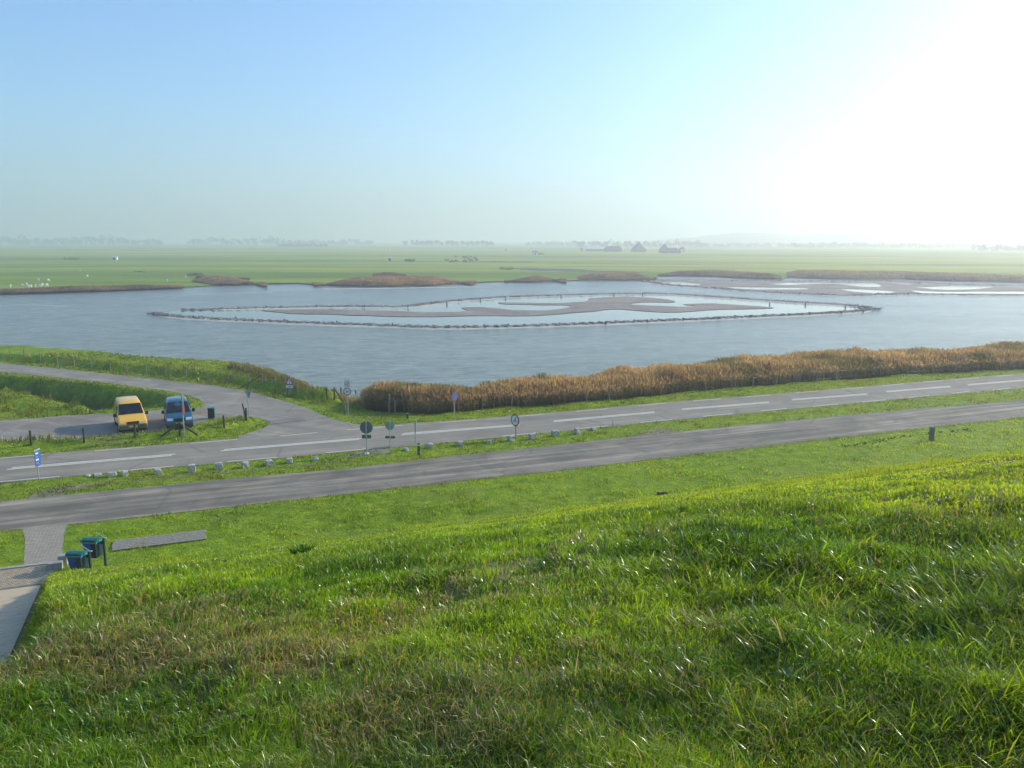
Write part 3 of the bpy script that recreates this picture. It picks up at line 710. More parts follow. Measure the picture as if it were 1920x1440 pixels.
# ------------------------------------------------------------------ blades: grass and reeds
def blades(P, H, W, lean, ldir, col_base, col_tip, name, mat, facing=None, mid=0.55, curve=0.45):
    n = len(P); fa = RNG.uniform(0, math.pi * 2, n) if facing is None else facing
    ux, uy = np.cos(fa), np.sin(fa)
    lx, ly = np.cos(ldir) * lean, np.sin(ldir) * lean
    V = np.zeros((n, 5, 3), np.float32)
    V[:, 0] = P + np.stack([ux * W / 2, uy * W / 2, 0 * W - .02], -1)
    V[:, 1] = P - np.stack([ux * W / 2, uy * W / 2, 0 * W + .02], -1)
    m = P + np.stack([lx * H * curve * mid, ly * H * curve * mid, H * mid * np.sqrt(np.clip(1 - (lean * curve) ** 2, .1, 1))], -1)
    V[:, 2] = m - np.stack([ux * W * .42, uy * W * .42, 0 * W], -1)
    V[:, 3] = m + np.stack([ux * W * .42, uy * W * .42, 0 * W], -1)
    V[:, 4] = P + np.stack([lx * H, ly * H, H * np.sqrt(np.clip(1 - lean ** 2, .04, 1))], -1)
    b = np.arange(n)[:, None] * 5
    q = b + np.array([[0, 1, 2, 3]]); t = b + np.array([[3, 2, 4]])
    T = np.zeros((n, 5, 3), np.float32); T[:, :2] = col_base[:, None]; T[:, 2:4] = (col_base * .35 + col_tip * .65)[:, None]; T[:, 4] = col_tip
    o = np_mesh(name, V.reshape(-1, 3), q, t, mat, tint=T.reshape(-1, 3)); o['kind'] = 'stuff'; return o
PAVED = [SERVICE, ROAD, SIDEROAD, pr, [tuple(c) for c in cob]]
def on_paving(x, y, marg=0.03):
    m = np.zeros(x.shape, bool)
    for P in PAVED: m |= sdist(x, y, P) > marg
    s = x * CT + y * ST; n = -x * ST + y * CT; e = ramp_edge(n)
    m |= (s < e + 0.05) & (s > e - 3.1) & (n > 5.2) & (n < 37)
    return m
def grass_colours(x, y, n, near):
    g = fbm(x, y, 2.4, 51, 4); g2 = fbm(x, y, 0.6, 52, 3); dry = fbm(x, y, 1.1, 53, 4); big = fbm(x, y, 6, 54, 3)
    r = np.hypot(x, y)
    lush = sstep(-.6, 1.6, x - .12 * (r - 3)) * sstep(11, 5, r)
    t = np.clip(0.56 + (g - 0.5) * 1.8 + (g2 - .5) * 1.1 + RNG.normal(0, .16, n) - .35 * lush, 0, 1)[:, None]
    yel = (sstep(.42, .62, big) * .6 + .28 * sstep(6, 20, r))[:, None] * (1 - .7 * lush[:, None])
    a = np.array([0.12, 0.26, 0.014]); b = np.array([0.34, 0.50, 0.022]); c = np.array([0.54, 0.58, 0.04])
    col = a * (1 - t) + b * t
    yel = np.clip(yel, 0, 1)
    col = col * (1 - .6 * yel) + c * .6 * yel
    return col, dry
def scatter_near(n, r0, r1, az0, az1):
    r = np.exp(RNG.uniform(math.log(r0), math.log(r1), n)); a = RNG.uniform(az0, az1, n)
    return r * np.sin(a), r * np.cos(a), r
def lawn(name, n, r0, r1):
    x, y, r = scatter_near(n, r0, r1, R(-46), R(46))
    nn = -x * ST + y * CT
    k = ~on_paving(x, y) & (nn < 36)
    # thin the worn spots
    bare = fbm(x, y, 1.2, 33, 4)
    k &= ~((bare > .62) & (RNG.random(n) < .7) & (r < 6) & (x < 1.2))
    x, y, r, nn = x[k], y[k], r[k], nn[k]; n = len(x)
    z = height(x, y)
    col, dry = grass_colours(x, y, n, True)
    rank = sstep(.42, .66, fbm(x, y, 1.3, 61, 3))
    right = sstep(-.8, 2.2, x) * sstep(9, 4, r)
    slope = sstep(8, 14, nn)
    H = (0.036 + 0.040 * rank + 0.055 * right * rank) * RNG.uniform(.6, 1.5, n) * (1 - .55 * sstep(5, 13, r))
    H = H * (1 + 0.02 * r)
    W = 0.0034 * np.clip(r / 2.6, 1, 14) * RNG.uniform(.7, 1.6, n)
    lean = np.clip(RNG.beta(2, 2, n) * .95 + .25 * rank, .05, .96)
    ang = fbm(x, y, .45, 71, 2) * 16 + RNG.normal(0, 1.6, n)
    isdry = RNG.random(n) < (0.05 + .62 * sstep(.40, .60, dry) * sstep(.9, -1.2, x - .25 * (r - 3)) * sstep(7.5, 3.5, r) + .14 * sstep(.52, .66, dry))
    dcol = np.array([0.42, 0.35, 0.16]) * RNG.uniform(.6, 1.25, (n, 1))
    col = np.where(isdry[:, None], dcol, col * RNG.uniform(.75, 1.3, (n, 1)))
    dark = (0.85 - .25 * right * rank)[:, None]
    col = col * np.where(isdry[:, None], 1, dark + .28 * (1 - rank[:, None]))
    P = np.stack([x, y, z], -1)
    return blades(P, H, W, lean, ang, col * .62, col, name, M['grass'])  # darker roots: shade low in the grass put into the tint
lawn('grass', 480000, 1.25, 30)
def arc_blades(P, L, W, th0, th1, ld, fa, cb, ct, name, mat):
    """blades that bend over: four stations along an arc"""
    n = len(P); ts = (0, .38, .72, 1.0); pts = [P]; cur = P.copy()
    for a, b in zip(ts, ts[1:]):
        th = th0 + (th1 - th0) * (a + b) / 2; d = np.stack([np.sin(th) * np.cos(ld), np.sin(th) * np.sin(ld), np.cos(th)], -1)
        cur = cur + d * (L * (b - a))[:, None]; pts.append(cur)
    u = np.stack([np.cos(fa), np.sin(fa), 0 * fa], -1)
    V = np.zeros((n, 7, 3), np.float32)
    for i, wf in enumerate((.8, 1.0, .7)):
        V[:, 2 * i] = pts[i] + u * (W * wf / 2)[:, None]; V[:, 2 * i + 1] = pts[i] - u * (W * wf / 2)[:, None]
    V[:, :2, 2] -= .02; V[:, 6] = pts[3]
    b = np.arange(n)[:, None] * 7
    q = np.concatenate([b + [[0, 1, 3, 2]], b + [[2, 3, 5, 4]]]); t = b + [[4, 5, 6]]
    T = np.zeros((n, 7, 3), np.float32); T[:, :2] = cb[:, None]; T[:, 2:4] = (cb * .3 + ct * .7)[:, None]; T[:, 4:] = ct[:, None]
    o = np_mesh(name, V.reshape(-1, 3), q, t, mat, tint=T.reshape(-1, 3)); o['kind'] = 'stuff'; return o
def tussocks(name, nt_, per, r0, r1):
    cx, cy, cr = scatter_near(nt_, r0, r1, R(-45), R(45))
    nn = -cx * ST + cy * CT; s_ = cx * CT + cy * ST
    lush = sstep(-.8, 1.4, cx - .12 * (cr - 3)) * sstep(13, 6, cr)
    keep = ~on_paving(cx, cy, -0.12) & (RNG.random(nt_) < (.25 + .75 * sstep(.40, .60, fbm(cx, cy, .9, 61, 3))) * (.45 + .55 * lush) * (.12 + .88 * sstep(10.5, 5.5, cr)))
    cx, cy, cr, lush = cx[keep], cy[keep], cr[keep], lush[keep]; m = len(cx)
    hgt = (.075 + .10 * lush * RNG.uniform(.3, 1.2, m)) * RNG.uniform(.6, 1.35, m) * (1 - .6 * sstep(4.5, 11, cr))
    tcol, dry = grass_colours(cx, cy, m, True); tcol = tcol * RNG.uniform(.32, 1.15, (m, 1))
    straw = (RNG.random(m) < .10 + .35 * (1 - lush) * sstep(.45, .6, dry))
    tcol = np.where(straw[:, None], np.array([.40, .34, .16]) * RNG.uniform(.6, 1.2, (m, 1)), tcol)
    wind = fbm(cx, cy, 1.6, 77, 2) * 9
    k = np.repeat(np.arange(m), per); n = len(k)
    off = RNG.normal(0, 1, (n, 2)) * (hgt[k] * .38)[:, None]
    x = cx[k] + off[:, 0]; y = cy[k] + off[:, 1]; z = height(x, y)
    od = np.arctan2(off[:, 1], off[:, 0]); rad = np.hypot(off[:, 0], off[:, 1]) / (hgt[k] * .38)
    ld = np.where(RNG.random(n) < .55, od, wind[k]) + RNG.normal(0, .45, n)
    th0 = np.clip(.15 + .28 * rad + RNG.normal(0, .12, n), 0, 1.2); th1 = th0 + RNG.uniform(.3, 1.7, n)
    L = hgt[k] * RNG.uniform(.6, 1.6, n) * .74; r = np.hypot(x, y)
    W = .0040 * np.clip(r / 3.0, .9, 9) * RNG.uniform(.6, 1.6, n)
    ct = tcol[k] * RNG.uniform(.7, 1.35, (n, 1))
    return arc_blades(np.stack([x, y, z], -1), L, W, th0, th1, ld, RNG.uniform(0, 6.3, n), ct * .48, ct, name, M['glossgrass'])  # tussock bases tinted dark for the shade inside each clump
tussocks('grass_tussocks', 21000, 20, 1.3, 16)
def lawn_far(name, n, poly_or_range, Hm, wm):
    # grass of the lower slope and verges, sampled evenly along lines of sight over the ground
    r = np.exp(RNG.uniform(math.log(22), math.log(105), n)); a = RNG.uniform(R(-40), R(40), n)
    x, y = r * np.sin(a), r * np.cos(a); nn = -x * ST + y * CT
    k = ~on_paving(x, y, 0.0) & (nn > 14) & (sdist(x, y, LAND) > 0.3) & (sdist(x, y, REEDS) < -0.2)
    x, y, r = x[k], y[k], r[k]; n = len(x); z = height(x, y)
    col, dry = grass_colours(x, y, n, False); nn = nn[k]
    rough = sstep(.6, .2, ldist(x, y, FENCE_RIDGE)) + sstep(3, 0, -np.abs(sdist(x, y, DITCH)) + 3) * 0 + sstep(2.2, 0.6, np.abs(sdist(x, y, BANKPOLY)))
    wild = np.clip(rough + sstep(.0, 1.0, sdist(x, y, BANKPOLY)) * .35 + (sdist(x, y, DITCH) > -0.5) * .5 + (ldist(x, y, MOUND) < 3) * .8, 0, 1.2)
    H = Hm * RNG.uniform(.5, 1.5, n) * (1 + 1.8 * wild) * (.6 + 1.3 * sstep(.48, .7, fbm(x, y, .9, 97, 3))) * np.where(sdist(x, y, DITCH) > .3, .35, 1)
    W = 0.0009 * r * RNG.uniform(.7, 1.5, n)
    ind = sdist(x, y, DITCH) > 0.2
    lean = RNG.uniform(.05, .8, n)
    isdry = RNG.random(n) < (.02 + .18 * sstep(.5, .7, dry) + .25 * wild * sstep(.45, .6, dry))
    col = np.where(isdry[:, None], np.array([0.22, 0.20, 0.07]), col * np.where((nn < 42)[:, None], np.array([1., 1., 1.]), np.array([.72, .62, .8]))) * RNG.uniform(.75, 1.25, (n, 1)) * np.where(ind, .4, 1)[:, None]  # blades inside the ditch get its shade painted into their colour
    return blades(np.stack([x, y, z], -1), H, W, lean, RNG.uniform(0, 6.3, n), col * .7, col, name, M['grass'])  # root tint lowered to stand for shade between blades
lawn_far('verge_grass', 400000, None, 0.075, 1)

def inside_points(poly, n, cam_bias=True):
    P = np.array(poly); lo, hi = P.min(0), P.max(0); out = []
    tot = 0
    while tot < n:
        x = RNG.uniform(lo[0], hi[0], n * 3); y = RNG.uniform(lo[1], hi[1], n * 3)
        k = sdist(x, y, poly) > 0
        if cam_bias: k &= RNG.random(n * 3) < np.clip((62.0 / np.hypot(x, y)) ** 1.6, 0, 1)
        out.append(np.stack([x[k], y[k]], -1)); tot += int(k.sum())
    return np.concatenate(out)[:n]
def reed_bed(name, poly, n, hgt, wid, tone, base_z=None, near=True):
    Q_ = inside_points(poly, n, near); x, y = Q_[:, 0], Q_[:, 1]; n = len(x)
    z = height(x, y) if base_z is None else np.full(n, base_z)
    d = sdist(x, y, poly)
    hh = hgt * (0.62 + .38 * sstep(0, hgt * .9, d)) * (0.72 + .56 * fbm(x, y, 3.0, 81, 4)) * RNG.uniform(.66, 1.18, n)
    if near and hgt > 1.5: hh = hh * (.45 + .55 * sstep(0, 7, x + 15.5 + 5 * fbm(x, y, 2.5, 88, 3)))
    if not near: hh = hgt * (.35 + .65 * sstep(0, 5.0, d)) * (.8 + .4 * fbm(x, y, 14, 81, 3)) * RNG.uniform(.7, 1.1, n)
    col = np.array(tone) * (0.65 + .7 * fbm(x, y, 4.0, 83, 4)[:, None]) * RNG.uniform(.75, 1.25, (n, 1))
    gr = sstep(.56, .68, fbm(x, y, 3.5, 85, 3))[:, None] * (.7 if near else .5)
    col = col * (1 - gr) + np.array([.12, .13, .05]) * gr
    lean = np.clip(RNG.normal(.16, .10, n), 0, .6); ld = RNG.normal(R(200), .7, n)
    r = np.hypot(x, y)
    W = wid * np.clip(r / 65, .8, 5) * RNG.uniform(.7, 1.3, n)
    P = np.stack([x, y, z], -1)
    fa = RNG.uniform(0, 6.3, n); ux, uy = np.cos(fa), np.sin(fa)
    # stem + leaf + plume: 5 + 3 + 4 vertices
    V = np.zeros((n, 12, 3), np.float32); o3 = lambda a, b, c: np.stack([a, b, c], -1)
    lx, ly = np.cos(ld) * lean, np.sin(ld) * lean
    V[:, 0] = P + o3(ux * W / 2, uy * W / 2, 0 * W - .1); V[:, 1] = P - o3(ux * W / 2, uy * W / 2, 0 * W + .1)
    m = P + o3(lx * hh * .3, ly * hh * .3, hh * .6)
    V[:, 2] = m - o3(ux * W * .5, uy * W * .5, 0 * W); V[:, 3] = m + o3(ux * W * .5, uy * W * .5, 0 * W)
    top = P + o3(lx * hh, ly * hh, hh * .95); V[:, 4] = top
    la = RNG.uniform(0, 6.3, n); ls = P + o3(lx * hh * .2, ly * hh * .2, hh * RNG.uniform(.3, .7, n)); ll = hh * .26
    V[:, 5] = ls; V[:, 6] = ls + o3(0 * W, 0 * W, W * 1.6); V[:, 7] = ls + o3(np.cos(la) * ll, np.sin(la) * ll, ll * RNG.uniform(-.1, .8, n))
    pa_ = top - o3(lx * .05, ly * .05, hh * .13); pw = W * 1.9
    V[:, 8] = pa_; V[:, 9] = (pa_ + top) / 2 + o3(-uy * pw / 2, ux * pw / 2, 0 * W); V[:, 10] = top + o3(lx * .15, ly * .15, .10 + 0 * W); V[:, 11] = (pa_ + top) / 2 - o3(-uy * pw / 2, ux * pw / 2, 0 * W)
    b = np.arange(n)[:, None] * 12
    q = np.concatenate([b + [[0, 1, 2, 3]], b + [[8, 9, 10, 11]]]); t = np.concatenate([b + [[3, 2, 4]], b + [[5, 6, 7]]])
    T = np.zeros((n, 12, 3), np.float32)
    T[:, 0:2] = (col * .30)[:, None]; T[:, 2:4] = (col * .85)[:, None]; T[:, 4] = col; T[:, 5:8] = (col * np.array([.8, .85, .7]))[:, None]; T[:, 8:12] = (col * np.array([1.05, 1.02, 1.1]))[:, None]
    o = np_mesh(name, V.reshape(-1, 3), q, t, M['reed'], tint=T.reshape(-1, 3)); o['kind'] = 'stuff'; return o
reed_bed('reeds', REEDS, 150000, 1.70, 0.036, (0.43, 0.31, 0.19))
# thin straggling reeds at the open left end of the bed
END = AT([(628,750),(650,744),(668,738),(690,735),(715,752),(740,768),(700,768),(672,756)], -0.2)
reed_bed('reeds', END, 1000, 1.0, 0.03, (0.30, 0.24, 0.13))
CAPE = AT([(425,697),(470,700),(520,712),(575,730),(590,742),(560,742),(520,728),(470,715),(430,706)], 0)
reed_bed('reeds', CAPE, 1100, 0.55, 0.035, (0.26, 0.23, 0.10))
def far_bed(front, top, n, hgt, tone):
    P = AT(front, -1) + AT(top, hgt - .75)[::-1]
    reed_bed('far_reeds', P, n, hgt * 1.12, 0.06, tone, -0.7, near=False)
BR = (0.33, 0.24, 0.165)
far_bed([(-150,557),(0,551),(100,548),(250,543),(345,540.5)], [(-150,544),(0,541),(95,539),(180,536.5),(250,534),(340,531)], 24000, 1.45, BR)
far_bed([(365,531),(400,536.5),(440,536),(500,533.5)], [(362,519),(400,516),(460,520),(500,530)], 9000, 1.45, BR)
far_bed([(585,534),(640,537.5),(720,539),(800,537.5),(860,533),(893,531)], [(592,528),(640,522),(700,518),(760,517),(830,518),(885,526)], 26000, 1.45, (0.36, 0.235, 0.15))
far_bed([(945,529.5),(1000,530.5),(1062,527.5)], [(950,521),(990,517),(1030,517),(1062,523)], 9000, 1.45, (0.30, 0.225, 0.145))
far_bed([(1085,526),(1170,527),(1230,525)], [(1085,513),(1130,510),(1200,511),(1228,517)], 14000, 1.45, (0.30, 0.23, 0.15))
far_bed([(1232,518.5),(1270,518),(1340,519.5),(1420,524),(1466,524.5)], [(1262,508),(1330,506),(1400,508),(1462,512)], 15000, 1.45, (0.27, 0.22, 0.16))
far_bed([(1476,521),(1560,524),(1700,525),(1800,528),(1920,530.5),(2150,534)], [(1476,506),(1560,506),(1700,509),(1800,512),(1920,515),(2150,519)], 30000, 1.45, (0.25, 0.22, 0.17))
# low scrub strips standing behind the reeds
far_bed([(372,521),(410,523),(470,526)], [(366,518.5),(405,516.5),(462,521)], 2500, 1.0, (.09, .10, .05))
far_bed([(700,517),(760,518)], [(700,513),(765,514.5)], 2500, 1.2, (.20, .13, .08))

# ------------------------------------------------------------------ vans
def van_body(L, W, H, hoodz, beltz, prof, name='body', mat=None, parent=None):
    """prof: (y, top z, width factor of the top) stations from nose to tail"""
    V = []; NS = 19
    for (y, zt, wt) in prof:
        ring = []
        zb = 0.30
        half = []
        wb = W / 2
        cab = max(0.0, min(1.0, (zt - beltz) / (H - beltz)))
        zmid = min(beltz, zt - 0.06)
        tw = wb * wt
        half.append((wb * .93, zb)); half.append((wb * .985, zb + .10)); half.append((wb, zb + .30)); half.append((wb * .995, zmid))
        if cab > .05:
            half.append((wb * .97 * (1 - cab) + (tw * .35 + wb * .65) * cab, zmid + (zt - zmid) * .45)); half.append((tw * 1.0, zmid + (zt - zmid) * .82))
        else:
            half.append((wb * .98, zmid + (zt - zmid) * .4)); half.append((wb * .95, zmid + (zt - zmid) * .7))
        half.append((tw * .93, zmid + (zt - zmid) * .95)); half.append((tw * .78, zt - .01)); half.append((tw * .4, zt + .0))
        pts = [(-a, b) for a, b in half] + [(0, zt + .01)] + [(a, b) for a, b in half[::-1]]
        for a, b in pts: V.append((a, y, b))
    nr = len(pts); F = []
    for i in range(len(prof) - 1):
        for j in range(nr - 1):
            a = i * nr + j; F.append((a, a + 1, a + nr + 1, a + nr))
    bmx = bmesh.new(); vs_ = [bmx.verts.new(v) for v in V]
    for f in F: bmx.faces.new([vs_[i] for i in f])
    bmx.faces.new([vs_[i] for i in range(nr)]); bmx.faces.new([vs_[i] for i in range(len(V) - nr, len(V))][::-1])
    for i in range(len(prof) - 1): bmx.faces.new([vs_[i * nr], vs_[(i + 1) * nr], vs_[(i + 1) * nr + nr - 1], vs_[i * nr + nr - 1]])
    return from_bm(name, bmx, mat, parent, smooth=True)
def quad_panel(name, pts, mat, parent, off=0.006, out=None, thick=True):
    bmx = bmesh.new(); P = [Vector(p) for p in pts]
    nrm = (P[1] - P[0]).cross(P[2] - P[0]).normalized()
    if out is not None and nrm.dot(Vector(out)) < 0: nrm = -nrm
    f = bmx.faces.new([bmx.verts.new(p + nrm * off) for p in P])
    r = bmesh.ops.extrude_face_region(bmx, geom=[f]); bmesh.ops.translate(bmx, verts=[v for v in r['geom'] if isinstance(v, bmesh.types.BMVert)], vec=-nrm * (off + .02))
    return from_bm(name, bmx, mat, parent)
def wheel(parent, x, y, r, w):
    t = empty('wheel', (x, y, r)); t.parent = parent
    sx = 1 if x > 0 else -1
    bmx = bmesh.new()
    prof = [(r * .62, -w / 2), (r * .9, -w / 2), (r, -w * .32), (r, w * .32), (r * .9, w / 2), (r * .62, w / 2)]
    seg = 28; ring = [[bmx.verts.new((o * sx, math.cos(2 * math.pi * k / seg) * rr, math.sin(2 * math.pi * k / seg) * rr)) for k in range(seg)] for rr, o in prof]
    for i in range(len(prof)):
        a, b = ring[i], ring[(i + 1) % len(prof)]
        for k in range(seg): bmx.faces.new((a[k], a[(k + 1) % seg], b[(k + 1) % seg], b[k]))
    from_bm('tyre', bmx, M['tyre'], t, smooth=True)
    bmx = bmesh.new(); bmesh.ops.create_cone(bmx, cap_ends=True, segments=24, radius1=r * .62, radius2=r * .5, depth=w * .8, matrix=Matrix.Rotation(math.pi / 2 * sx, 4, 'Y'))
    tube(bmx, (sx * w * .35, 0, 0), (sx * w * .47, 0, 0), r * .16)
    from_bm('rim', bmx, M['rim'], t)
def arch(parent, x, y, r, mat):
    bmx = bmesh.new(); seg = 20; sx = 1 if x > 0 else -1
    V0 = []
    for k in range(seg + 1):
        a = math.pi * (-.08 + 1.16 * k / seg)
        V0.append([bmx.verts.new((x + dx * sx, y + math.cos(a) * rr, .31 + math.sin(a) * rr)) for rr, dx in ((r, .0), (r + .055, .0), (r + .055, -.05), (r, -.05))])
    for a, b in zip(V0, V0[1:]):
        for j in range(4): bmx.faces.new((a[j], a[(j + 1) % 4], b[(j + 1) % 4], b[j]))
    from_bm('wheel_arch', bmx, mat, parent)
def disc(bm_, c, r, depth, axis='Y', seg=28, rot=None):
    m = Matrix.Translation(c) @ (Matrix.Rotation(math.pi / 2, 4, 'X') if axis == 'Y' else Matrix.Rotation(math.pi / 2, 4, 'Y') if axis == 'X' else Matrix.Identity(4))
    bmesh.ops.create_cone(bm_, cap_ends=True, segments=seg, radius1=r, radius2=r, depth=depth, matrix=m)

def make_van(kind, loc, rz):
    if kind == 'yellow':
        L, W, H, paint = 4.45, 1.82, 1.95, M['yellow']
        prof = [(0.0, .72, .90), (.05, .80, .93), (.16, .90, .95), (.45, 1.00, .95), (.80, 1.09, .95), (.98, 1.15, .94), (1.25, 1.38, .90), (1.55, 1.63, .86), (1.78, 1.82, .83), (1.95, 1.89, .82), (2.3, 1.93, .82), (3.2, 1.95, .82), (4.1, 1.93, .82), (4.32, 1.86, .81), (4.42, 1.5, .86), (4.45, .75, .97)]
        ws = (.985, 1.155, .80), (1.76, 1.80, .70); belt = 1.02
        t = empty('parked_van', loc, rz); tag(t, 'yellow panel van parked at the left with a dark windscreen and grey bumper', 'van', 'vans parked nose to the road')
    else:
        L, W, H, paint = 4.40, 1.80, 1.80, M['carblue']
        prof = [(0.0, .62, .80), (.06, .72, .86), (.2, .82, .90), (.5, .93, .92), (.85, 1.02, .93), (1.0, 1.07, .92), (1.3, 1.27, .88), (1.65, 1.50, .83), (1.95, 1.67, .79), (2.15, 1.74, .77), (2.6, 1.79, .76), (3.3, 1.80, .76), (4.0, 1.76, .75), (4.22, 1.66, .75), (4.36, 1.25, .84), (4.40, .7, .95)]
        ws = (1.01, 1.08, .80), (1.95, 1.655, .66); belt = 1.0
        t = empty('parked_van', loc, rz); tag(t, 'dark blue rounded minivan parked beside the green waste container', 'van', 'vans parked nose to the road')
    body = van_body(L, W, H, 1.1, belt, prof, 'body', paint, t)
    (y0, z0, w0), (y1, z1, w1) = ws
    g = quad_panel('windscreen', [(-w0, y0 + .02, z0 + .02), (w0, y0 + .02, z0 + .02), (w1, y1 - .03, z1 - .03), (-w1, y1 - .03, z1 - .03)], M['glass'], t, .03, (0, -1, 1))
    for s_ in (-.35, .3):
        bmx = bmesh.new(); tube(bmx, (s_, y0 - .02, z0 + .03), (s_ + .42, y0 + .18, z0 + .2), .012, seg=6)
        from_bm('wiper', bmx, M['trim'], t)
    for sx in (-1, 1):
        xw = W / 2
        if kind == 'yellow':
            quad_panel('door_window', [(sx * xw * .985, 1.25, 1.10), (sx * xw * .985, 2.05, 1.08), (sx * xw * .885, 2.03, 1.66), (sx * xw * .875, 1.72, 1.64)], M['glass'], t, .012, (sx, 0, 0))
            d = quad_panel('side_door', [(sx * xw * .998, 2.12, .42), (sx * xw * .998, 3.05, .42), (sx * xw * .998, 3.05, 1.02), (sx * xw * .998, 2.12, 1.02)], paint, t, .006, (sx, 0, 0))
        else:
            quad_panel('door_window', [(sx * xw * .98, 1.35, 1.06), (sx * xw * .98, 2.20, 1.05), (sx * xw * .86, 2.18, 1.55), (sx * xw * .86, 1.90, 1.53)], M['glass'], t, .014, (sx, 0, 0))
            quad_panel('rear_window', [(sx * xw * .98, 2.28, 1.05), (sx * xw * .98, 3.9, 1.05), (sx * xw * .85, 3.75, 1.58), (sx * xw * .86, 2.26, 1.56)], M['glass'], t, .014, (sx, 0, 0))
        m = empty('mirror', (sx * (xw + .12), 1.22, 1.13)); m.parent = t
        bmx = bmesh.new(); box(bmx, (0, 0, 0), (.20, .12, .25), bevel=.035); from_bm('mirror_housing', bmx, M['trim'], m)
        bmx = bmesh.new(); tube(bmx, (-sx * .16, .02, -.08), (0, 0, -.04), .03); from_bm('mirror_arm', bmx, M['trim'], m)
        # head lamp with the corner indicator
        hl = quad_panel('headlight', [(sx * .42, .045, .66), (sx * .80, .07, .68), (sx * .82, .16, .85), (sx * .42, .10, .83)], M['lamp'], t, .035, (0, -1, 0))
        for yy in (.82, L - .85):
            wheel(t, sx * (xw - .085), yy, .31, .20); arch(t, sx * (xw + .012), yy, .33, M['trim'])
    bmx = bmesh.new(); box(bmx, (0, .03, .48), (W * .97, .26, .30), bevel=.07); box(bmx, (0, -.08, .58), (W * .8, .06, .08), bevel=.02)
    from_bm('bumper', bmx, M['bumper'] if kind == 'yellow' else paint, t)
    bmx = bmesh.new()
    for k_ in range(4): box(bmx, (0, -.015 + .012 * k_, .655 + .042 * k_), (.74, .05, .018))
    box(bmx, (0, .02, .72), (.78, .04, .19))
    from_bm('grille', bmx, M['trim'], t)
    bmx = bmesh.new(); box(bmx, (0, -.115, .50), (.52, .02, .11)); from_bm('number_plate', bmx, M['plate'], t)
    bmx = bmesh.new(); box(bmx, (0, L + .005, .5), (W * .95, .14, .22), bevel=.05); from_bm('rear_bumper', bmx, M['bumper'], t)
    bmx = bmesh.new(); box(bmx, (0, L * .5, .25), (W * .86, L * .9, .14)); from_bm('underbody', bmx, M['trim'], t)
    return t
def heading(pa, pb):
    return math.atan2(pb[1] - pa[1], pb[0] - pa[0]) - math.pi / 2
yl = at(251, 812.5); yh = heading(at(251, 771, 1.86), at(242, 753.5, 1.93))
make_van('yellow', (yl[0], yl[1], 0.02), yh)
bl = at(338, 806.5); bh = heading(at(336, 767, 1.70), at(332, 751.5, 1.78))
make_van('blue', (bl[0], bl[1], 0.02), bh)

# ------------------------------------------------------------------ waste container by the vans
x, y = at(397, 785)
t = empty('waste_container', (x, y, 0.015), R(12)); tag(t, 'dark green square waste container standing right of the blue minivan', 'container')
bmx = bmesh.new(); box(bmx, (0, 0, .40), (.48, .48, .74), taper=.97, bevel=.03); from_bm('body', bmx, M['bindark'], t)
bmx = bmesh.new(); box(bmx, (0, 0, .81), (.52, .52, .09), taper=.9, bevel=.03); from_bm('lid', bmx, M['bingreen'], t)
bmx = bmesh.new(); box(bmx, (.245, 0, .45), (.02, .40, .6), bevel=.005); from_bm('side_panel', bmx, M['bingreen'], t)
bmx = bmesh.new(); box(bmx, (0, -.25, .68), (.28, .03, .10), bevel=.01); from_bm('slot', bmx, M['black'], t)
bmx = bmesh.new(); box(bmx, (0, 0, .02), (.40, .40, .05)); from_bm('foot', bmx, M['concrete'], t)

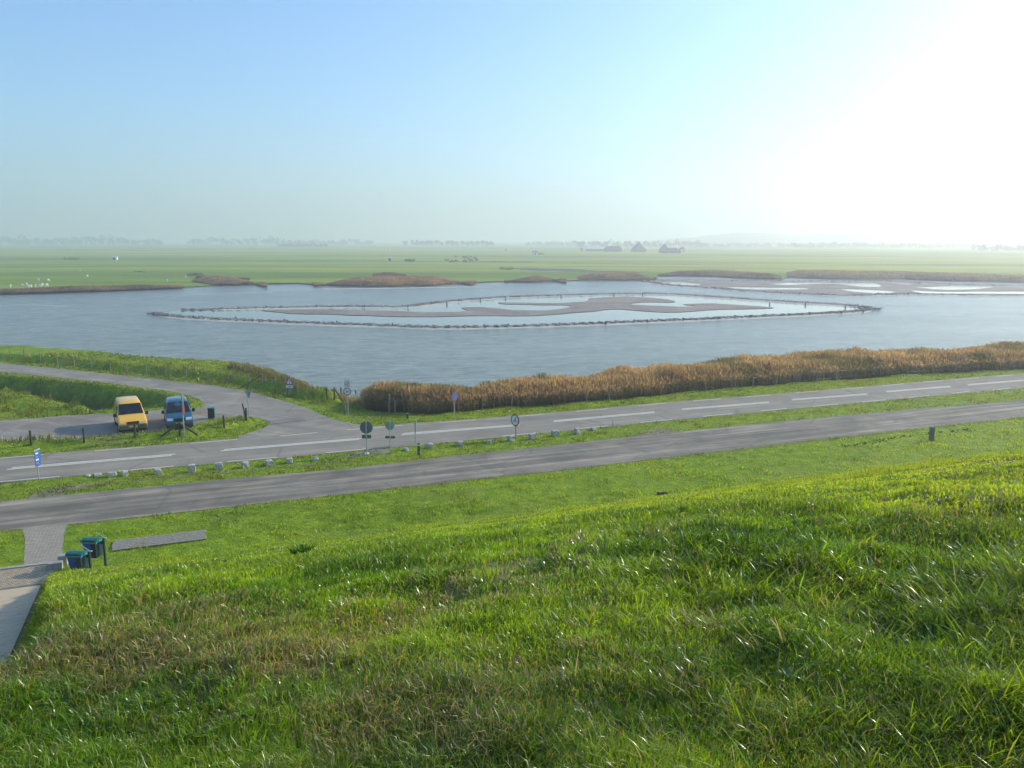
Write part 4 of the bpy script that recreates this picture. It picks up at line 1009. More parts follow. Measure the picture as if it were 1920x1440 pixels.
# ------------------------------------------------------------------ blue litter bins at the foot of the dike
def litter_bin(px, pyt, zt, label, rz):
    x, y = at(px, pyt, zt); z = h1(x, y); base = empty('litter_bin', (x, y, z), rz)
    hgt = zt - z
    tag(base, label, 'litter bin', 'blue litter bins by the paved path')
    W_, D_ = .66, .46; zb = hgt - .80; zl = hgt - .14
    # tapering tub with the open wedge front
    prof = [(.60, .52, zb), (.80, .80, zb + .25), (1.0, 1.0, zl)]
    bmx = bmesh.new(); rings = []
    for fx_, fy_, zz in prof:
        ring = []
        for k_ in range(24):
            a = 2 * math.pi * k_ / 24; c_, s_ = math.cos(a), math.sin(a)
            e = .42
            ring.append(bmx.verts.new((math.copysign(abs(c_) ** e, c_) * W_ / 2 * fx_, math.copysign(abs(s_) ** e, s_) * D_ / 2 * fy_, zz)))
        rings.append(ring)
    for a, b in zip(rings, rings[1:]):
        for k_ in range(24): bmx.faces.new((a[k_], a[(k_ + 1) % 24], b[(k_ + 1) % 24], b[k_]))
    bmx.faces.new(rings[0][::-1]); bmx.faces.new(rings[-1])
    from_bm('tub', bmx, M['binblue'], base, smooth=False)
    bmx = bmesh.new(); box(bmx, (W_ * .30, 0, zl - .33), (W_ * .30, D_ * 1.02, .60), taper=1.15, bevel=.02); from_bm('side_panel', bmx, M['bindark'], base)
    bmx = bmesh.new(); box(bmx, (0, 0, zl + .01), (W_ * 1.03, D_ * 1.04, .035), bevel=.012); from_bm('rim_band', bmx, M['binlid'], base)
    # arched lid
    bmx = bmesh.new(); seg = 8; sect = []
    for sx in (-1, 1):
        sect.append([bmx.verts.new((sx * W_ / 2, math.cos(math.pi * k_ / seg) * D_ / 2, zl + .035 + math.sin(math.pi * k_ / seg) * .13)) for k_ in range(seg + 1)])
    for k_ in range(seg): bmx.faces.new((sect[0][k_], sect[0][k_ + 1], sect[1][k_ + 1], sect[1][k_]))
    bmx.faces.new(sect[0][::-1]); bmx.faces.new(sect[1]); bmx.faces.new((sect[0][0], sect[1][0], sect[1][-1], sect[0][-1]))
    lid = from_bm('lid', bmx, M['bingreen'], base)
    bmx = bmesh.new(); box(bmx, (0, -D_ * .47, zl + .075), (W_ * .74, .03, .05), bevel=.008); from_bm('opening', bmx, M['black'], base)
    bmx = bmesh.new(); box(bmx, (.50, .02, hgt * .5 - .06), (.075, .075, hgt + .12), bevel=.008); from_bm('post', bmx, M['bindark'], base)
    bmx = bmesh.new(); box(bmx, (.42, .02, zl - .05), (.20, .05, .12)); from_bm('bracket', bmx, M['bindark'], base)
    bmx = bmesh.new(); tube(bmx, (.14, .12, hgt + .20), (.52, .02, hgt + .03), .02); box(bmx, (.53, .02, hgt + .02), (.20, .07, .035), bevel=.01); from_bm('arm', bmx, M['galv'], base)
    bmx = bmesh.new(); box(bmx, (.36, -.02, zl - .36), (.03, .03, .74)); from_bm('stay', bmx, M['binlid'], base)
    return base
litter_bin(171, 1009, 1.25, 'blue litter bin standing farther along the verge with its dark side showing', R(-4))
litter_bin(143, 1034, 1.25, 'nearer blue litter bin half hidden by the grass slope', R(-4))

# plank platform at the foot of the dike
pa_, pb_ = np.array(at(210, 1030)), np.array(at(386, 1008)); d_ = pb_ - pa_; Lp = float(np.linalg.norm(d_)); an = math.atan2(d_[1], d_[0])
t = empty('plank_deck', ((pa_[0] + pb_[0]) / 2, (pa_[1] + pb_[1]) / 2, 0.0), an)
tag(t, 'long low deck of weathered grey planks lying in the grass right of the blue bins', 'plank deck')
for k_ in range(6):
    bmx = bmesh.new(); box(bmx, (random.uniform(-.05, .05), -.25 + .215 * k_, .05), (Lp, .185, .05), bevel=.008)
    from_bm('plank', bmx, M['plank'], t)
for k_ in range(4):
    bmx = bmesh.new(); box(bmx, (-Lp / 2 + .15 + (Lp - .3) * k_ / 3, .28, .0), (.10, 1.2, .05), bevel=.01); from_bm('joist', bmx, M['darkwood'], t)

# ------------------------------------------------------------------ traffic signs
def pole(parent, h, r=.038, lean=(0, 0), mat='galv', cap=True):
    bmx = bmesh.new(); tube(bmx, (0, 0, -.2), (lean[0] * h, lean[1] * h, h), r, seg=12)
    return from_bm('pole', bmx, M[mat], parent, smooth=False)
def sign_root(name, px, py, yaw_deg, label, lean=(0, 0), cat='traffic sign', z=None):
    if z is None: x, y, z = onland(px, py)
    else: x, y = at(px, py, z)
    t = empty(name, (x, y, z), R(yaw_deg)); tag(t, label, cat, 'road signs around the junction'); return t
def plate(parent, name, c, w_, h_, mat, th=.02, bev=.01):
    bmx = bmesh.new(); box(bmx, c, (w_, th, h_), bevel=bev); return from_bm(name, bmx, mat, parent)
def ring_disc(parent, zc, r, rim, face, yoff=-.055, rimw=.16, name='sign_disc'):
    bmx = bmesh.new(); disc(bmx, (0, yoff, zc), r, .02); o = from_bm(name, bmx, rim, parent)
    if face is not None:
        bmx = bmesh.new(); disc(bmx, (0, yoff - .012, zc), r * (1 - rimw), .008); from_bm('sign_face', bmx, face, o)
    return o
def brackets(parent, zs):
    for z_ in zs:
        bmx = bmesh.new(); box(bmx, (0, -.03, z_), (.12, .05, .035)); from_bm('bracket', bmx, M['galv'], parent)
# round sign seen from behind, with a plate under it
t = sign_root('round_sign', 688, 852, 180, 'large round road sign seen from behind with small plate, on white foot'); pole(t, 2.12)
ring_disc(t, 1.70, .40, M['signback'], None); brackets(t, (1.55, 1.85, 1.12)); plate(t, 'sub_plate', (0, -.055, 1.12), .58, .24, M['signback'])
bmx = bmesh.new(); box(bmx, (0, 0, .04), (.34, .34, .10), taper=.7, bevel=.02); from_bm('foot', bmx, M['white'], t)
t = sign_root('round_sign', 732, 845, 185, 'smaller pale round sign seen from behind with a dark plate low on its pole'); pole(t, 1.95)
ring_disc(t, 1.62, .29, M['signback2'], None); brackets(t, (1.5, 1.75, .87)); plate(t, 'sub_plate', (0, -.055, .87), .62, .17, M['signback'])
# sign seen edge on
t = sign_root('direction_sign', 779, 833, 88, 'narrow sign seen edge on above the stone blocks, on a grey pole'); pole(t, 1.62)
plate(t, 'sign_board', (0, -.06, 1.22), .52, .78, M['signback']); brackets(t, (1.0, 1.45))
# no-entry for a group, red ring, facing left
t = sign_root('round_sign', 967, 823.5, -50, 'red ringed round sign with a pale blue figure standing beside a stone block'); pole(t, 1.35, .035, mat='wire')
rd = ring_disc(t, 1.30, .42, M['red'], M['white'], rimw=.23)
bmx = bmesh.new()      # two wheeler with rider
for xx in (-.11, .12): bmesh.ops.create_cone(bmx, cap_ends=True, segments=16, radius1=.065, radius2=.065, depth=.006, matrix=Matrix.Translation((xx, -.0715, 1.21)) @ Matrix.Rotation(math.pi / 2, 4, 'X'))
box(bmx, (0, -.0715, 1.29), (.22, .006, .07)); box(bmx, (.03, -.0715, 1.39), (.10, .006, .16)); disc(bmx, (.05, -.0715, 1.49), .045, .006)
from_bm('symbol', bmx, M['greyfig'], rd)
# sign pair at the mouth of the side road
t = sign_root('zone_sign', 653, 777, -4, 'white plate with small ring above a red ringed round sign beside a wooden post'); pole(t, 2.62)
pl = plate(t, 'zone_plate', (0, -.055, 2.44), .50, .60, M['white'])
bmx = bmesh.new(); disc(bmx, (0, -.068, 2.40), .19, .008); r_ = from_bm('ring', bmx, M['red'], pl)
bmx = bmesh.new(); disc(bmx, (0, -.074, 2.40), .145, .006); f_ = from_bm('ring_face', bmx, M['white'], pl)
bmx = bmesh.new(); box(bmx, (-.01, -.079, 2.38), (.16, .005, .05)); box(bmx, (.03, -.079, 2.42), (.07, .005, .05)); from_bm('symbol', bmx, M['black'], pl)
rd = ring_disc(t, 1.80, .31, M['red'], M['white'], rimw=.22)
bmx = bmesh.new(); box(bmx, (-.06, -.0715, 1.80), (.05, .006, .18)); box(bmx, (.05, -.0715, 1.77), (.13, .006, .10)); box(bmx, (.08, -.0715, 1.85), (.06, .006, .07)); disc(bmx, (-.06, -.0715, 1.91), .03, .006); from_bm('symbol', bmx, M['greyfig'], rd)
brackets(t, (2.3, 2.6, 1.8))
x, y, z = onland(646.5, 775); bmx = bmesh.new(); box(bmx, (0, 0, .42), (.14, .14, 1.05), taper=.95, bevel=.01)
o = from_bm('wooden_post', bmx, M['wood']); o.location = (x, y, z); tag(o, 'thick wooden post standing against the pole of the double sign', 'post')
# warning triangle
t = sign_root('warning_sign', 544, 741, -2, 'red and white warning triangle with exclamation mark in front of the lake'); 
for sx in (-.09, .09):
    bmx = bmesh.new(); tube(bmx, (sx, 0, -.2), (sx, 0, 1.85), .025); from_bm('pole', bmx, M['galv'], t)
def tri(bmx, zc, r, y_, th):
    bmesh.ops.create_cone(bmx, cap_ends=True, segments=3, radius1=r, radius2=r, depth=th, matrix=Matrix.Translation((0, y_, zc)) @ Matrix.Rotation(math.pi / 2, 4, 'X') @ Matrix.Rotation(math.pi, 4, 'Z'))
bmx = bmesh.new(); tri(bmx, 1.15, .47, -.055, .02); zs = [v.co.z for v in bmx.verts]
if max(zs) - 1.15 < 0.4: bmesh.ops.rotate(bmx, verts=bmx.verts, cent=(0, 0, 1.15), matrix=Matrix.Rotation(math.pi, 3, 'Y'))
tb = from_bm('triangle', bmx, M['red'], t)
bmx = bmesh.new(); tri(bmx, 1.14, .30, -.068, .008); zs = [v.co.z for v in bmx.verts]
if max(zs) - 1.14 < 0.27: bmesh.ops.rotate(bmx, verts=bmx.verts, cent=(0, 0, 1.14), matrix=Matrix.Rotation(math.pi, 3, 'Y'))
tf = from_bm('triangle_face', bmx, M['white'], tb)
bmx = bmesh.new(); box(bmx, (0, -.076, 1.19), (.05, .006, .20), taper=1.3); disc(bmx, (0, -.076, 1.04), .028, .006); from_bm('exclamation_mark', bmx, M['black'], tb)
sp = plate(t, 'sub_plate', (0, -.055, .74), .62, .24, M['white'])
for zz, ww in ((.77, .44), (.70, .34)):
    bmx = bmesh.new(); box(bmx, (0, -.0675, zz), (ww, .004, .035)); from_bm('text_line', bmx, M['greyfig'], sp)
# give way sign from behind / obliquely
t = sign_root('yield_sign', 467, 784, 150, 'give way triangle seen from the side on a leaning grey pole'); pole(t, 2.0, lean=(0, 0))
for yy, nm in ((-.05, 'triangle'), ):
    bmx = bmesh.new(); tri(bmx, 1.82, .42, yy, .02); zs = [v.co.z for v in bmx.verts]
    if 1.82 - min(zs) < 0.38: bmesh.ops.rotate(bmx, verts=bmx.verts, cent=(0, 0, 1.82), matrix=Matrix.Rotation(math.pi, 3, 'Y'))
    tb = from_bm(nm, bmx, M['signback2'], t)
    bmx = bmesh.new(); tri(bmx, 1.83, .28, yy - .014, .006); zs = [v.co.z for v in bmx.verts]
    if 1.83 - min(zs) < 0.26: bmesh.ops.rotate(bmx, verts=bmx.verts, cent=(0, 0, 1.83), matrix=Matrix.Rotation(math.pi, 3, 'Y'))
    from_bm('triangle_face', bmx, M['white'], tb)
bmx = bmesh.new(); tube(bmx, (-.24, -.02, 2.02), (.24, -.02, 2.02), .018); from_bm('bracket', bmx, M['galv'], t)
# parking ban sign by the reeds
t = sign_root('parking_sign', 852, 782.5, 56, 'blue and red round sign seen obliquely in front of the reeds'); pole(t, 1.95)
rd = ring_disc(t, 1.60, .36, M['red'], M['blue'], rimw=.09)
bmx = bmesh.new(); box(bmx, (0, -.072, 1.60), (.04, .005, .58), rot=Matrix.Rotation(R(45), 4, 'Y')); from_bm('diagonal_bar', bmx, M['red'], rd)
brackets(t, (1.5, 1.72))
# stack of two oblique plates on the pole between the vans
t = sign_root('mast_sign', 346, 820, 102, 'tall grey pole with two signs seen almost edge on in front of the blue van'); pole(t, 3.0, .04)
tri_b = bmesh.new(); tri(tri_b, 2.62, .50, -.055, .02); from_bm('triangle', tri_b, M['signback'], t)
rd = ring_disc(t, 1.86, .34, M['signback'], M['red'], rimw=.12); plate(t, 'sub_plate', (0, -.055, 2.22), .5, .2, M['signback']); brackets(t, (1.86, 2.5))
# blue vertical sign on the near verge
t = sign_root('town_sign', 73, 899, 90, 'blue upright plate with white marks on a slim pole at the left verge'); pole(t, 1.35, .03)
pl = plate(t, 'sign_board', (0, -.05, 1.22), .56, .86, M['blue'])
for i, (dz, ww) in enumerate([(.30, .26), (.10, .20), (-.06, .26), (-.26, .20)]):
    bmx = bmesh.new(); box(bmx, (-.06, -.0625, 1.22 + dz), (ww, .004, .07)); from_bm('text_line', bmx, M['greyfig'] if i % 2 else M['white'], pl)
bmx = bmesh.new(); box(bmx, (0, -.05, 1.70), (.58, .03, .08), bevel=.01); from_bm('cap', bmx, M['signback2'], t)

# ------------------------------------------------------------------ bollards, posts and stones
def bollard(px, py, h, w_, label, mat='bollard', angled=True, cat='bollard'):
    x, y, z = onland(px, py); t = empty('bollard', (x, y, z), R(20)); tag(t, label, cat)
    bmx = bmesh.new(); box(bmx, (0, 0, h / 2 - .08), (w_, w_, h + .16), bevel=.012)
    for v in bmx.verts:
        if angled and v.co.z > h - .02 and v.co.x < 0: v.co.z -= w_ * .5
    from_bm('shaft', bmx, M[mat], t)
    bmx = bmesh.new(); box(bmx, (0, 0, h * .82), (w_ * 1.06, w_ * 1.06, h * .10), bevel=.004); from_bm('band', bmx, M['white'] if mat == 'bollard' else M['signback'], t)
    return t
bollard(785, 854, .80, .13, 'short dark bollard with a slanted top between the two roads')
bollard(764, 785, .50, .12, 'very short dark bollard at the far road edge near the reed corner')
bollard(1746, 827, .95, .24, 'thick grey green marker post on the grass slope beside the dug up soil', mat='gpost', angled=False, cat='marker post')
x, y, z = onland(1149, 801); bmx = bmesh.new(); tube(bmx, (0, 0, -.1), (0, 0, .52), .025, seg=8)
o = from_bm('marker_stick', bmx, M['wire']); o.location = (x, y, z); tag(o, 'thin short grey stick in the verge past the last stone block', 'post')
def wpost(px, py, h, w_, label, mat='wood', lean=0.0, name='wooden_post'):
    x, y, z = onland(px, py); bmx = bmesh.new(); box(bmx, (0, 0, h / 2 - .1), (w_, w_, h + .2), taper=.92, bevel=.01)
    o = from_bm(name, bmx, M[mat]); o.location = (x, y, z); o.rotation_euler = (0, lean, R(random.uniform(-20, 20))); tag(o, label, 'post'); return o
wpost(1142, 751, 1.15, .16, 'weathered wooden post on the verge in front of the long reed bed')
wpost(461, 785, 1.15, .10, 'dark leaning post at the foot of the give way sign', 'darkwood', -.16)
wpost(730, 774, 1.45, .17, 'tall pale wooden post at the left corner of the reed bed')
wpost(741, 775, 1.0, .12, 'shorter wooden post close to the tall one at the reed corner')
x, y, z = onland(1441, 712); bmx = bmesh.new(); box(bmx, (0, 0, 1.1), (.20, .10, 2.2), bevel=.01); o = from_bm('marker_board', bmx, simple('rust red marker', (.28, .05, .03), .7)); 
xx, yy = at(1441, 696, 1.1); o.location = (xx, yy, -.3); tag(o, 'rust red marker board sticking out of the reeds', 'marker')
STONES = [(165,893,.5,.10,'flat pale stone slab nearly buried at the left end of the block row'),(184,894,.95,.22,'wide low whitewashed stone, leftmost of the block row'),(211,893.5,1.0,.30,'wide grey stone with lighter top, second block from the left'),(236,892.5,.65,.30,'small light stone just before the white edge line, third from the left'),
 (296,889,.85,.36,'pale squat block, fourth from the left in the row'),(360,885,.92,.52,'tall square block, fifth from the left'),(411,879.5,1.0,.46,'broad pale block with a slanted end, sixth from the left'),(460,876,.9,.38,'grey block, seventh from the left'),(505,872.5,.95,.38,'grey wide block, eighth from the left'),(543,868.5,.75,.36,'narrow grey block, ninth from the left'),
 (592,863.5,.8,.20,'flat sunken grey block, last before the two rear facing signs'),(762,845,.6,.18,'small rounded pale stone lying between the pale round sign and the dark bollard'),(806,840,.85,.36,'square pale block right of the edge-on sign'),(863,836,.8,.34,'dark faced block between the edge-on sign and the red ringed sign'),(917,831,.65,.26,'small low block left of the red ringed sign'),
 (958,826.5,.95,.42,'pale block directly left of the red ringed sign pole'),(998,823.5,1.0,.44,'block directly right of the red ringed sign pole'),(1041,817.5,1.1,.46,'largest block, grey with square front, in the right part of the row'),(1082,813.5,.85,.48,'upright white block at the end of the white edge line'),(1112,806.5,.7,.20,'low white stone at the right end of the row')]
for i, (px, py, w_, h_, lab) in enumerate(STONES):
    x, y, z = onland(px, py); s_ = .48
    bmx = bmesh.new(); bmesh.ops.create_cube(bmx, size=1.0); bmesh.ops.subdivide_edges(bmx, edges=bmx.edges, cuts=3, use_grid_fill=True)
    for v in bmx.verts:
        p = v.co.copy(); k_ = 1 - .10 * (p.length / .87) ** 3
        v.co = Vector((p.x * w_ * s_ * k_ * (1 - .14 * (p.z + .5)), p.y * .42 * k_ * (1 - .12 * (p.z + .5)), (p.z + .36) * h_ * k_ * 1.02))
        v.co += Vector((random.uniform(-1, 1), random.uniform(-1, 1), random.uniform(-1, 1))) * .018
        v.co.z += v.co.x * random.uniform(-.03, .03)
    o = from_bm('stone_block', bmx, M['whitestone'] if h_ < .5 or i % 3 else M['concrete']); o.location = (x, y, z); o.rotation_euler = (random.uniform(-.05, .05), random.uniform(-.06, .06), TH + random.uniform(-.25, .25))
    tag(o, lab, 'stone block', 'stone blocks along the verge between the roads')

# ------------------------------------------------------------------ fences
def fence(name, posts, h, r, wires, label, mat='wood', braces=(), wr=.006):
    pts = [onland(*p) for p in posts]; c = pts[0]
    t = empty(name, c); tag(t, label, 'fence')
    for p in pts:
        bmx = bmesh.new(); hh = h * random.uniform(.92, 1.08); tube(bmx, (0, 0, -.15), (random.uniform(-.04, .04), random.uniform(-.04, .04), hh), r, r * .9, 7)
        o = from_bm('post', bmx, M[mat], t); o.location = (p[0] - c[0], p[1] - c[1], p[2] - c[2])
    for k_ in range(wires):
        bmx = bmesh.new(); zz = h * (.3 + .6 * k_ / max(1, wires - 1))
        for a, b in zip(pts, pts[1:]):
            A, B = Vector(a) - Vector(c), Vector(b) - Vector(c); A.z += zz; B.z += zz; m_ = (A + B) / 2; m_.z -= .03
            tube(bmx, A, m_, wr, seg=4); tube(bmx, m_, B, wr, seg=4)
        from_bm('wire', bmx, M['wire'], t)
    for (i, dx, dy) in braces:
        p = Vector(pts[i]) - Vector(c); bmx = bmesh.new(); tube(bmx, p + Vector((0, 0, h * .92)), p + Vector((dx, dy, 0)), r * .9, seg=7); from_bm('brace', bmx, M['darkwood'], t)
    return t
fence('wire_fence', [(-30,664),(18,669),(46,673),(76,680),(108,686),(140,690),(172,693.5),(207,697),(238,700),(275,704),(311,707),(349,711),(389,714),(428,717),(467,721),(492,724),(517,727),(536,731),(558,738)], 1.05, .055, 3,
      'wire fence with pale posts running along the lake shore beyond the side road', braces=((15, -1.7, -1.2),))
fence('wire_fence', [(-60,846),(59,835),(158,831),(254,821),(338,818),(421,803),(462,789)], .95, .075, 2,
      'low wooden post fence between the parking place and the main road', 'darkwood', braces=((4, 1.1, .2), (4, -1.2, -.3)))
fence('wire_fence', [(613,751),(627,751),(640,750),(668,752),(700,766),(724,771),(741,774)], 1.1, .07, 2,
      'short fence with dark posts beside the water at the left end of the reeds', 'darkwood', braces=((1, .9, -.6),))
fence('wire_fence', [(741,774),(800,775),(860,772),(905,768),(960,763),(1010,760),(1060,756),(1100,753),(1180,747),(1240,742),(1323,734),(1371,730),(1412,727),(1455,723),(1493,719.5),(1531,717),(1567,714),(1604,711),(1650,707),(1700,703),(1750,700.5),(1824,696),(1880,693),(1940,689)], 1.05, .05, 2,
      'thin wire fence along the foot of the long reed bed', 'wood')

# dug up soil on the lower slope and molehills
def clods(name, pts, num, sz, label, wid=.35):
    P = [onland(*p) for p in pts]; bmx = bmesh.new()
    for _ in range(num):
        i = random.randrange(max(1, len(P) - 1)); tt = random.random(); a = Vector(P[i]); b = Vector(P[min(i + 1, len(P) - 1)])
        q = a.lerp(b, tt) + Vector((random.gauss(0, wid), random.gauss(0, wid), 0)); q.z = h1(q.x, q.y) + random.uniform(0, sz * .4)
        r = bmesh.ops.create_icosphere(bmx, subdivisions=1, radius=sz * random.uniform(.4, 1.2), matrix=Matrix.Translation(q))
        for v in r['verts']: v.co += Vector((random.uniform(-1, 1), random.uniform(-1, 1), random.uniform(-1, 1))) * sz * .2
    o = from_bm(name, bmx, M['darksoil'])
    if label: tag(o, label, 'molehill')
    return o
tag(clods('dug_soil', [(1578,838),(1600,836),(1625,832),(1660,825),(1700,817)], 60, .065, None, .16), kind='stuff')
tag(clods('dug_soil', [(1720,814),(1770,811),(1800,807),(1825,807)], 40, .065, None, .16), kind='stuff')
clods('molehill', [(1244,927),(1245,927)], 26, .10, 'small dark molehill alone on the mown slope below the service road', .12)

# yellowish leafy weeds in the tall grass
def weed(px, py, n, size, col, label, name='leafy_weed'):
    x0, y0, z0 = onland(px, py); V = []; F = []; T = []
    for i in range(n):
        a = random.uniform(0, 6.28); el = random.uniform(.2, 1.2); L_ = size * random.uniform(.6, 1.2); w_ = L_ * .32
        d = np.array([math.cos(a) * math.cos(el), math.sin(a) * math.cos(el), math.sin(el)]); sd_ = np.array([-math.sin(a), math.cos(a), 0])
        b0 = np.array([x0 + random.gauss(0, size * .3), y0 + random.gauss(0, size * .3), 0]); b0[2] = h1(b0[0], b0[1]) + .02
        i0 = len(V); V += [b0, b0 + d * L_ * .4 + sd_ * w_ * .5, b0 + d * L_ * .8 + sd_ * w_ * .4 - [0, 0, .01], b0 + d * L_ - [0, 0, L_ * .15], b0 + d * L_ * .8 - sd_ * w_ * .4 - [0, 0, .01], b0 + d * L_ * .4 - sd_ * w_ * .5]
        F += [(i0, i0 + 1, i0 + 5), (i0 + 1, i0 + 2, i0 + 5), (i0 + 2, i0 + 4, i0 + 5), (i0 + 2, i0 + 3, i0 + 4)]; c = np.array(col) * random.uniform(.7, 1.2); T += [c] * 6
    o = np_mesh(name, V, None, F, M['leaf'], tint=np.array(T)); tag(o, label, 'plant'); return o
def tuft(px, py, n, size, col, label):
    x0, y0, z0 = onland(px, py); ox = RNG.normal(0, size * .35, n); oy = RNG.normal(0, size * .35, n); X = x0 + ox; Y = y0 + oy
    th = RNG.uniform(.1, .5, n); ct = np.array(col) * RNG.uniform(.7, 1.4, (n, 1))
    o = arc_blades(np.stack([X, Y, height(X, Y)], -1), size * RNG.uniform(.6, 1.3, n), np.full(n, .012), th, th + RNG.uniform(.3, 1.2, n), np.arctan2(oy, ox), RNG.uniform(0, 6.3, n), ct * .5, ct, 'grass_tuft', M['grass'])
    del o['kind']; tag(o, label, 'grass tuft'); return o
weed(1490, 1046, 14, .075, (.20, .34, .03), 'bright yellow green leafy plant in the tall grass, left of its pair')
weed(1540, 1050, 16, .08, (.19, .32, .03), 'bright yellow green leafy plant in the tall grass, right of its pair')
tuft(550, 1024, 200, .12, (.07, .17, .012), 'dark green tuft on the slope crest, upper of two close tufts')
tuft(566, 1040, 200, .12, (.07, .17, .012), 'dark green tuft on the slope crest, lower of two close tufts')
weed(1474, 1285, 22, .055, (.16, .25, .15), 'small grey green leafy rosette in the right foreground')

# ------------------------------------------------------------------ stakes along the stone bank
stk = None
bmx = bmesh.new(); tube(bmx, (0, 0, -.4), (0, 0, .55), .14, .13, 8); tube(bmx, (0, 0, .55), (0, 0, .60), .16, .16, 8)
me_st = bpy.data.meshes.new('bank_stake'); bmx.to_mesh(me_st); bmx.free(); me_st.materials.append(M['darkwood'])
ords = ['first', 'second', 'third', 'fourth', 'fifth', 'sixth', 'seventh', 'eighth', 'ninth', 'tenth', 'eleventh', 'twelfth', 'thirteenth', 'fourteenth', 'fifteenth', 'sixteenth', 'seventeenth', 'eighteenth', 'nineteenth', 'twentieth']
SF = [(288,591),(363,597.5),(442,600),(533,604),(632,608),(736,612),(842,616.5),(953,613.5),(1049,611.5),(1136,609.5),(1214,605.5),(1281,602.5),(1348,599.5),(1408,596.5),(1468,593.5),(1518,591),(1577,589),(1618,586.5)]
SB = [(500,578.5),(594,577),(683,577),(765,577.5),(838,571.5),(860,565.5),(901,563),(948,560),(1052,556.5),(1151,553.5),(1205,553),(1443,571.5),(1510,573),(1585,578)]
for lst, side in ((SF, 'near'), (SB, 'far')):
    for i, (px, py) in enumerate(lst):
        x, y = at(px, py, -1); o = bpy.data.objects.new('bank_stake', me_st); COL.objects.link(o); o.location = (x, y, -1); o.rotation_euler.z = random.uniform(0, 6)
        tag(o, f'dark wooden stake at the waterline of the {side} stone bank, {ords[i]} from the left', 'stake', 'stakes along the stone banks')

# ------------------------------------------------------------------ animals
def skin_animal(name, joints, edges, radii, mat, sub=1):
    me = bpy.data.meshes.new(name); me.from_pydata(joints, edges, [])
    o = link(name, me, mat); md = o.modifiers.new('skin', 'SKIN')
    lay = me.skin_vertices[0].data if me.skin_vertices else None
    if lay is None:
        bmx = bmesh.new(); bmx.from_mesh(me); bmx.verts.layers.skin.verify(); bmx.to_mesh(me); bmx.free(); lay = me.skin_vertices[0].data
    for i, r in enumerate(radii): lay[i].radius = r if isinstance(r, tuple) else (r, r)
    lay[0].use_root = True
    s_ = o.modifiers.new('sub', 'SUBSURF'); s_.levels = sub; s_.render_levels = sub
    return o
def bake(o):
    dg = bpy.context.evaluated_depsgraph_get(); me = bpy.data.meshes.new_from_object(o.evaluated_get(dg)); 
    mats = [m for m in o.data.materials]; o.modifiers.clear(); o.data = me
    if not me.materials:
        for m in mats: me.materials.append(m)
    for p in me.polygons: p.use_smooth = True
    return o
def quadruped(name, S, mat, head_low, legm=1.0, body=1.0):
    J = [(0, 0, .62), (.34, 0, .64), (-.34, 0, .63), (.50, 0, (.42 if head_low else .74)), (.66, 0, (.18 if head_low else .90)), (.82, 0, (.06 if head_low else .84)), (-.48, 0, .60), (-.55, 0, .35)]
    Rr = [(.21 * body, .24 * body), (.19 * body, .22 * body), (.20 * body, .22 * body), .11, .085, .05, .05, .025]
    E_ = [(0, 1), (0, 2), (1, 3), (3, 4), (4, 5), (2, 6), (6, 7)]
    for sx, b0 in ((.30, 1), (-.32, 2)):
        for sy in (-.12, .12):
            i = len(J); J += [(sx, sy, .42), (sx + (.02 if sx > 0 else -.06), sy, .22), (sx, sy, .02)]; Rr += [.075 * legm, .042 * legm, .038 * legm]; E_ += [(b0, i), (i, i + 1), (i + 1, i + 2)]
    J = [(a * S, b * S, c * S) for a, b, c in J]; Rr = [(r[0] * S, r[1] * S) if isinstance(r, tuple) else r * S for r in Rr]
    return skin_animal(name, J, E_, Rr, mat)
sheep0 = quadruped('sheep', 1.0, M['wool'], True, .8, 1.1); cow0 = quadruped('cow', 1.75, M['cowblack'], True); cow1 = quadruped('cow', 1.75, M['cow'], False)
bpy.context.view_layer.update()
for o in (sheep0, cow0, cow1): bake(o)
def place(o0, first, px, py, rz, label, cat, grp, zz=-.62, scl=1.0):
    o = o0 if first else o0.copy()
    if not first: COL.objects.link(o)
    x, y = at(px, py, zz); o.location = (x, y, zz); o.rotation_euler = (0, 0, rz); o.scale = (scl,) * 3; tag(o, label, cat, grp); return o
SH = [(20,538.5,'white sheep grazing alone at the far left above the reeds'),(42,537.5,'white sheep just left of the tight group of sheep'),(50,536,'leftmost white sheep of the tight group'),(54,539,'white sheep at the front of the tight group, left one'),(59,539.5,'white sheep at the front of the tight group, right one'),
      (67,538.5,'white sheep in the middle of the line above the reeds'),(75,538.5,'white sheep left of the upright one in the line'),(80,536.5,'upright white sheep near the right end of the line'),(88,538,'rightmost white sheep of the line above the reeds'),(72,526.5,'white sheep standing behind the line of sheep, left one'),(91,528,'white sheep standing behind the line of sheep, right one'),
      (150,509,'white sheep far back on the meadow by a dark ditch, upper of two'),(164,520,'white sheep on the open meadow, lower of two'),(314,529,'long white sheep lying at the top of the bank reeds'),(348,522.5,'small white sheep between the bank and the brown scrub'),(386,524,'white sheep beside the brown scrub mound')]
for i, (px, py, lab) in enumerate(SH): place(sheep0, i == 0, px, py, random.uniform(0, 6.3), lab, 'sheep', 'sheep grazing on the far bank', scl=random.uniform(.95, 1.15))
CW = [(848,493,0,'black cow at the lower left of the herd'),(855,492,0,'black cow second from the left in the lower row'),(855,484.5,1,'pied cow at the upper left of the herd'),(870,484.5,0,'black cow in the upper row, left of centre'),(875,485,0,'black cow in the upper row, at the centre'),(871,492.5,0,'black cow in the lower row below the centre'),
      (880,489.5,1,'pied cow in the middle right of the herd'),(884,491,0,'dark cow in the middle right, in front of the pied one'),(882,485,1,'pied cow in the upper row, right of centre'),(890,486.5,0,'black cow at the upper right of the herd'),(893,490,0,'black cow at the far right of the herd')]
f0 = f1 = True
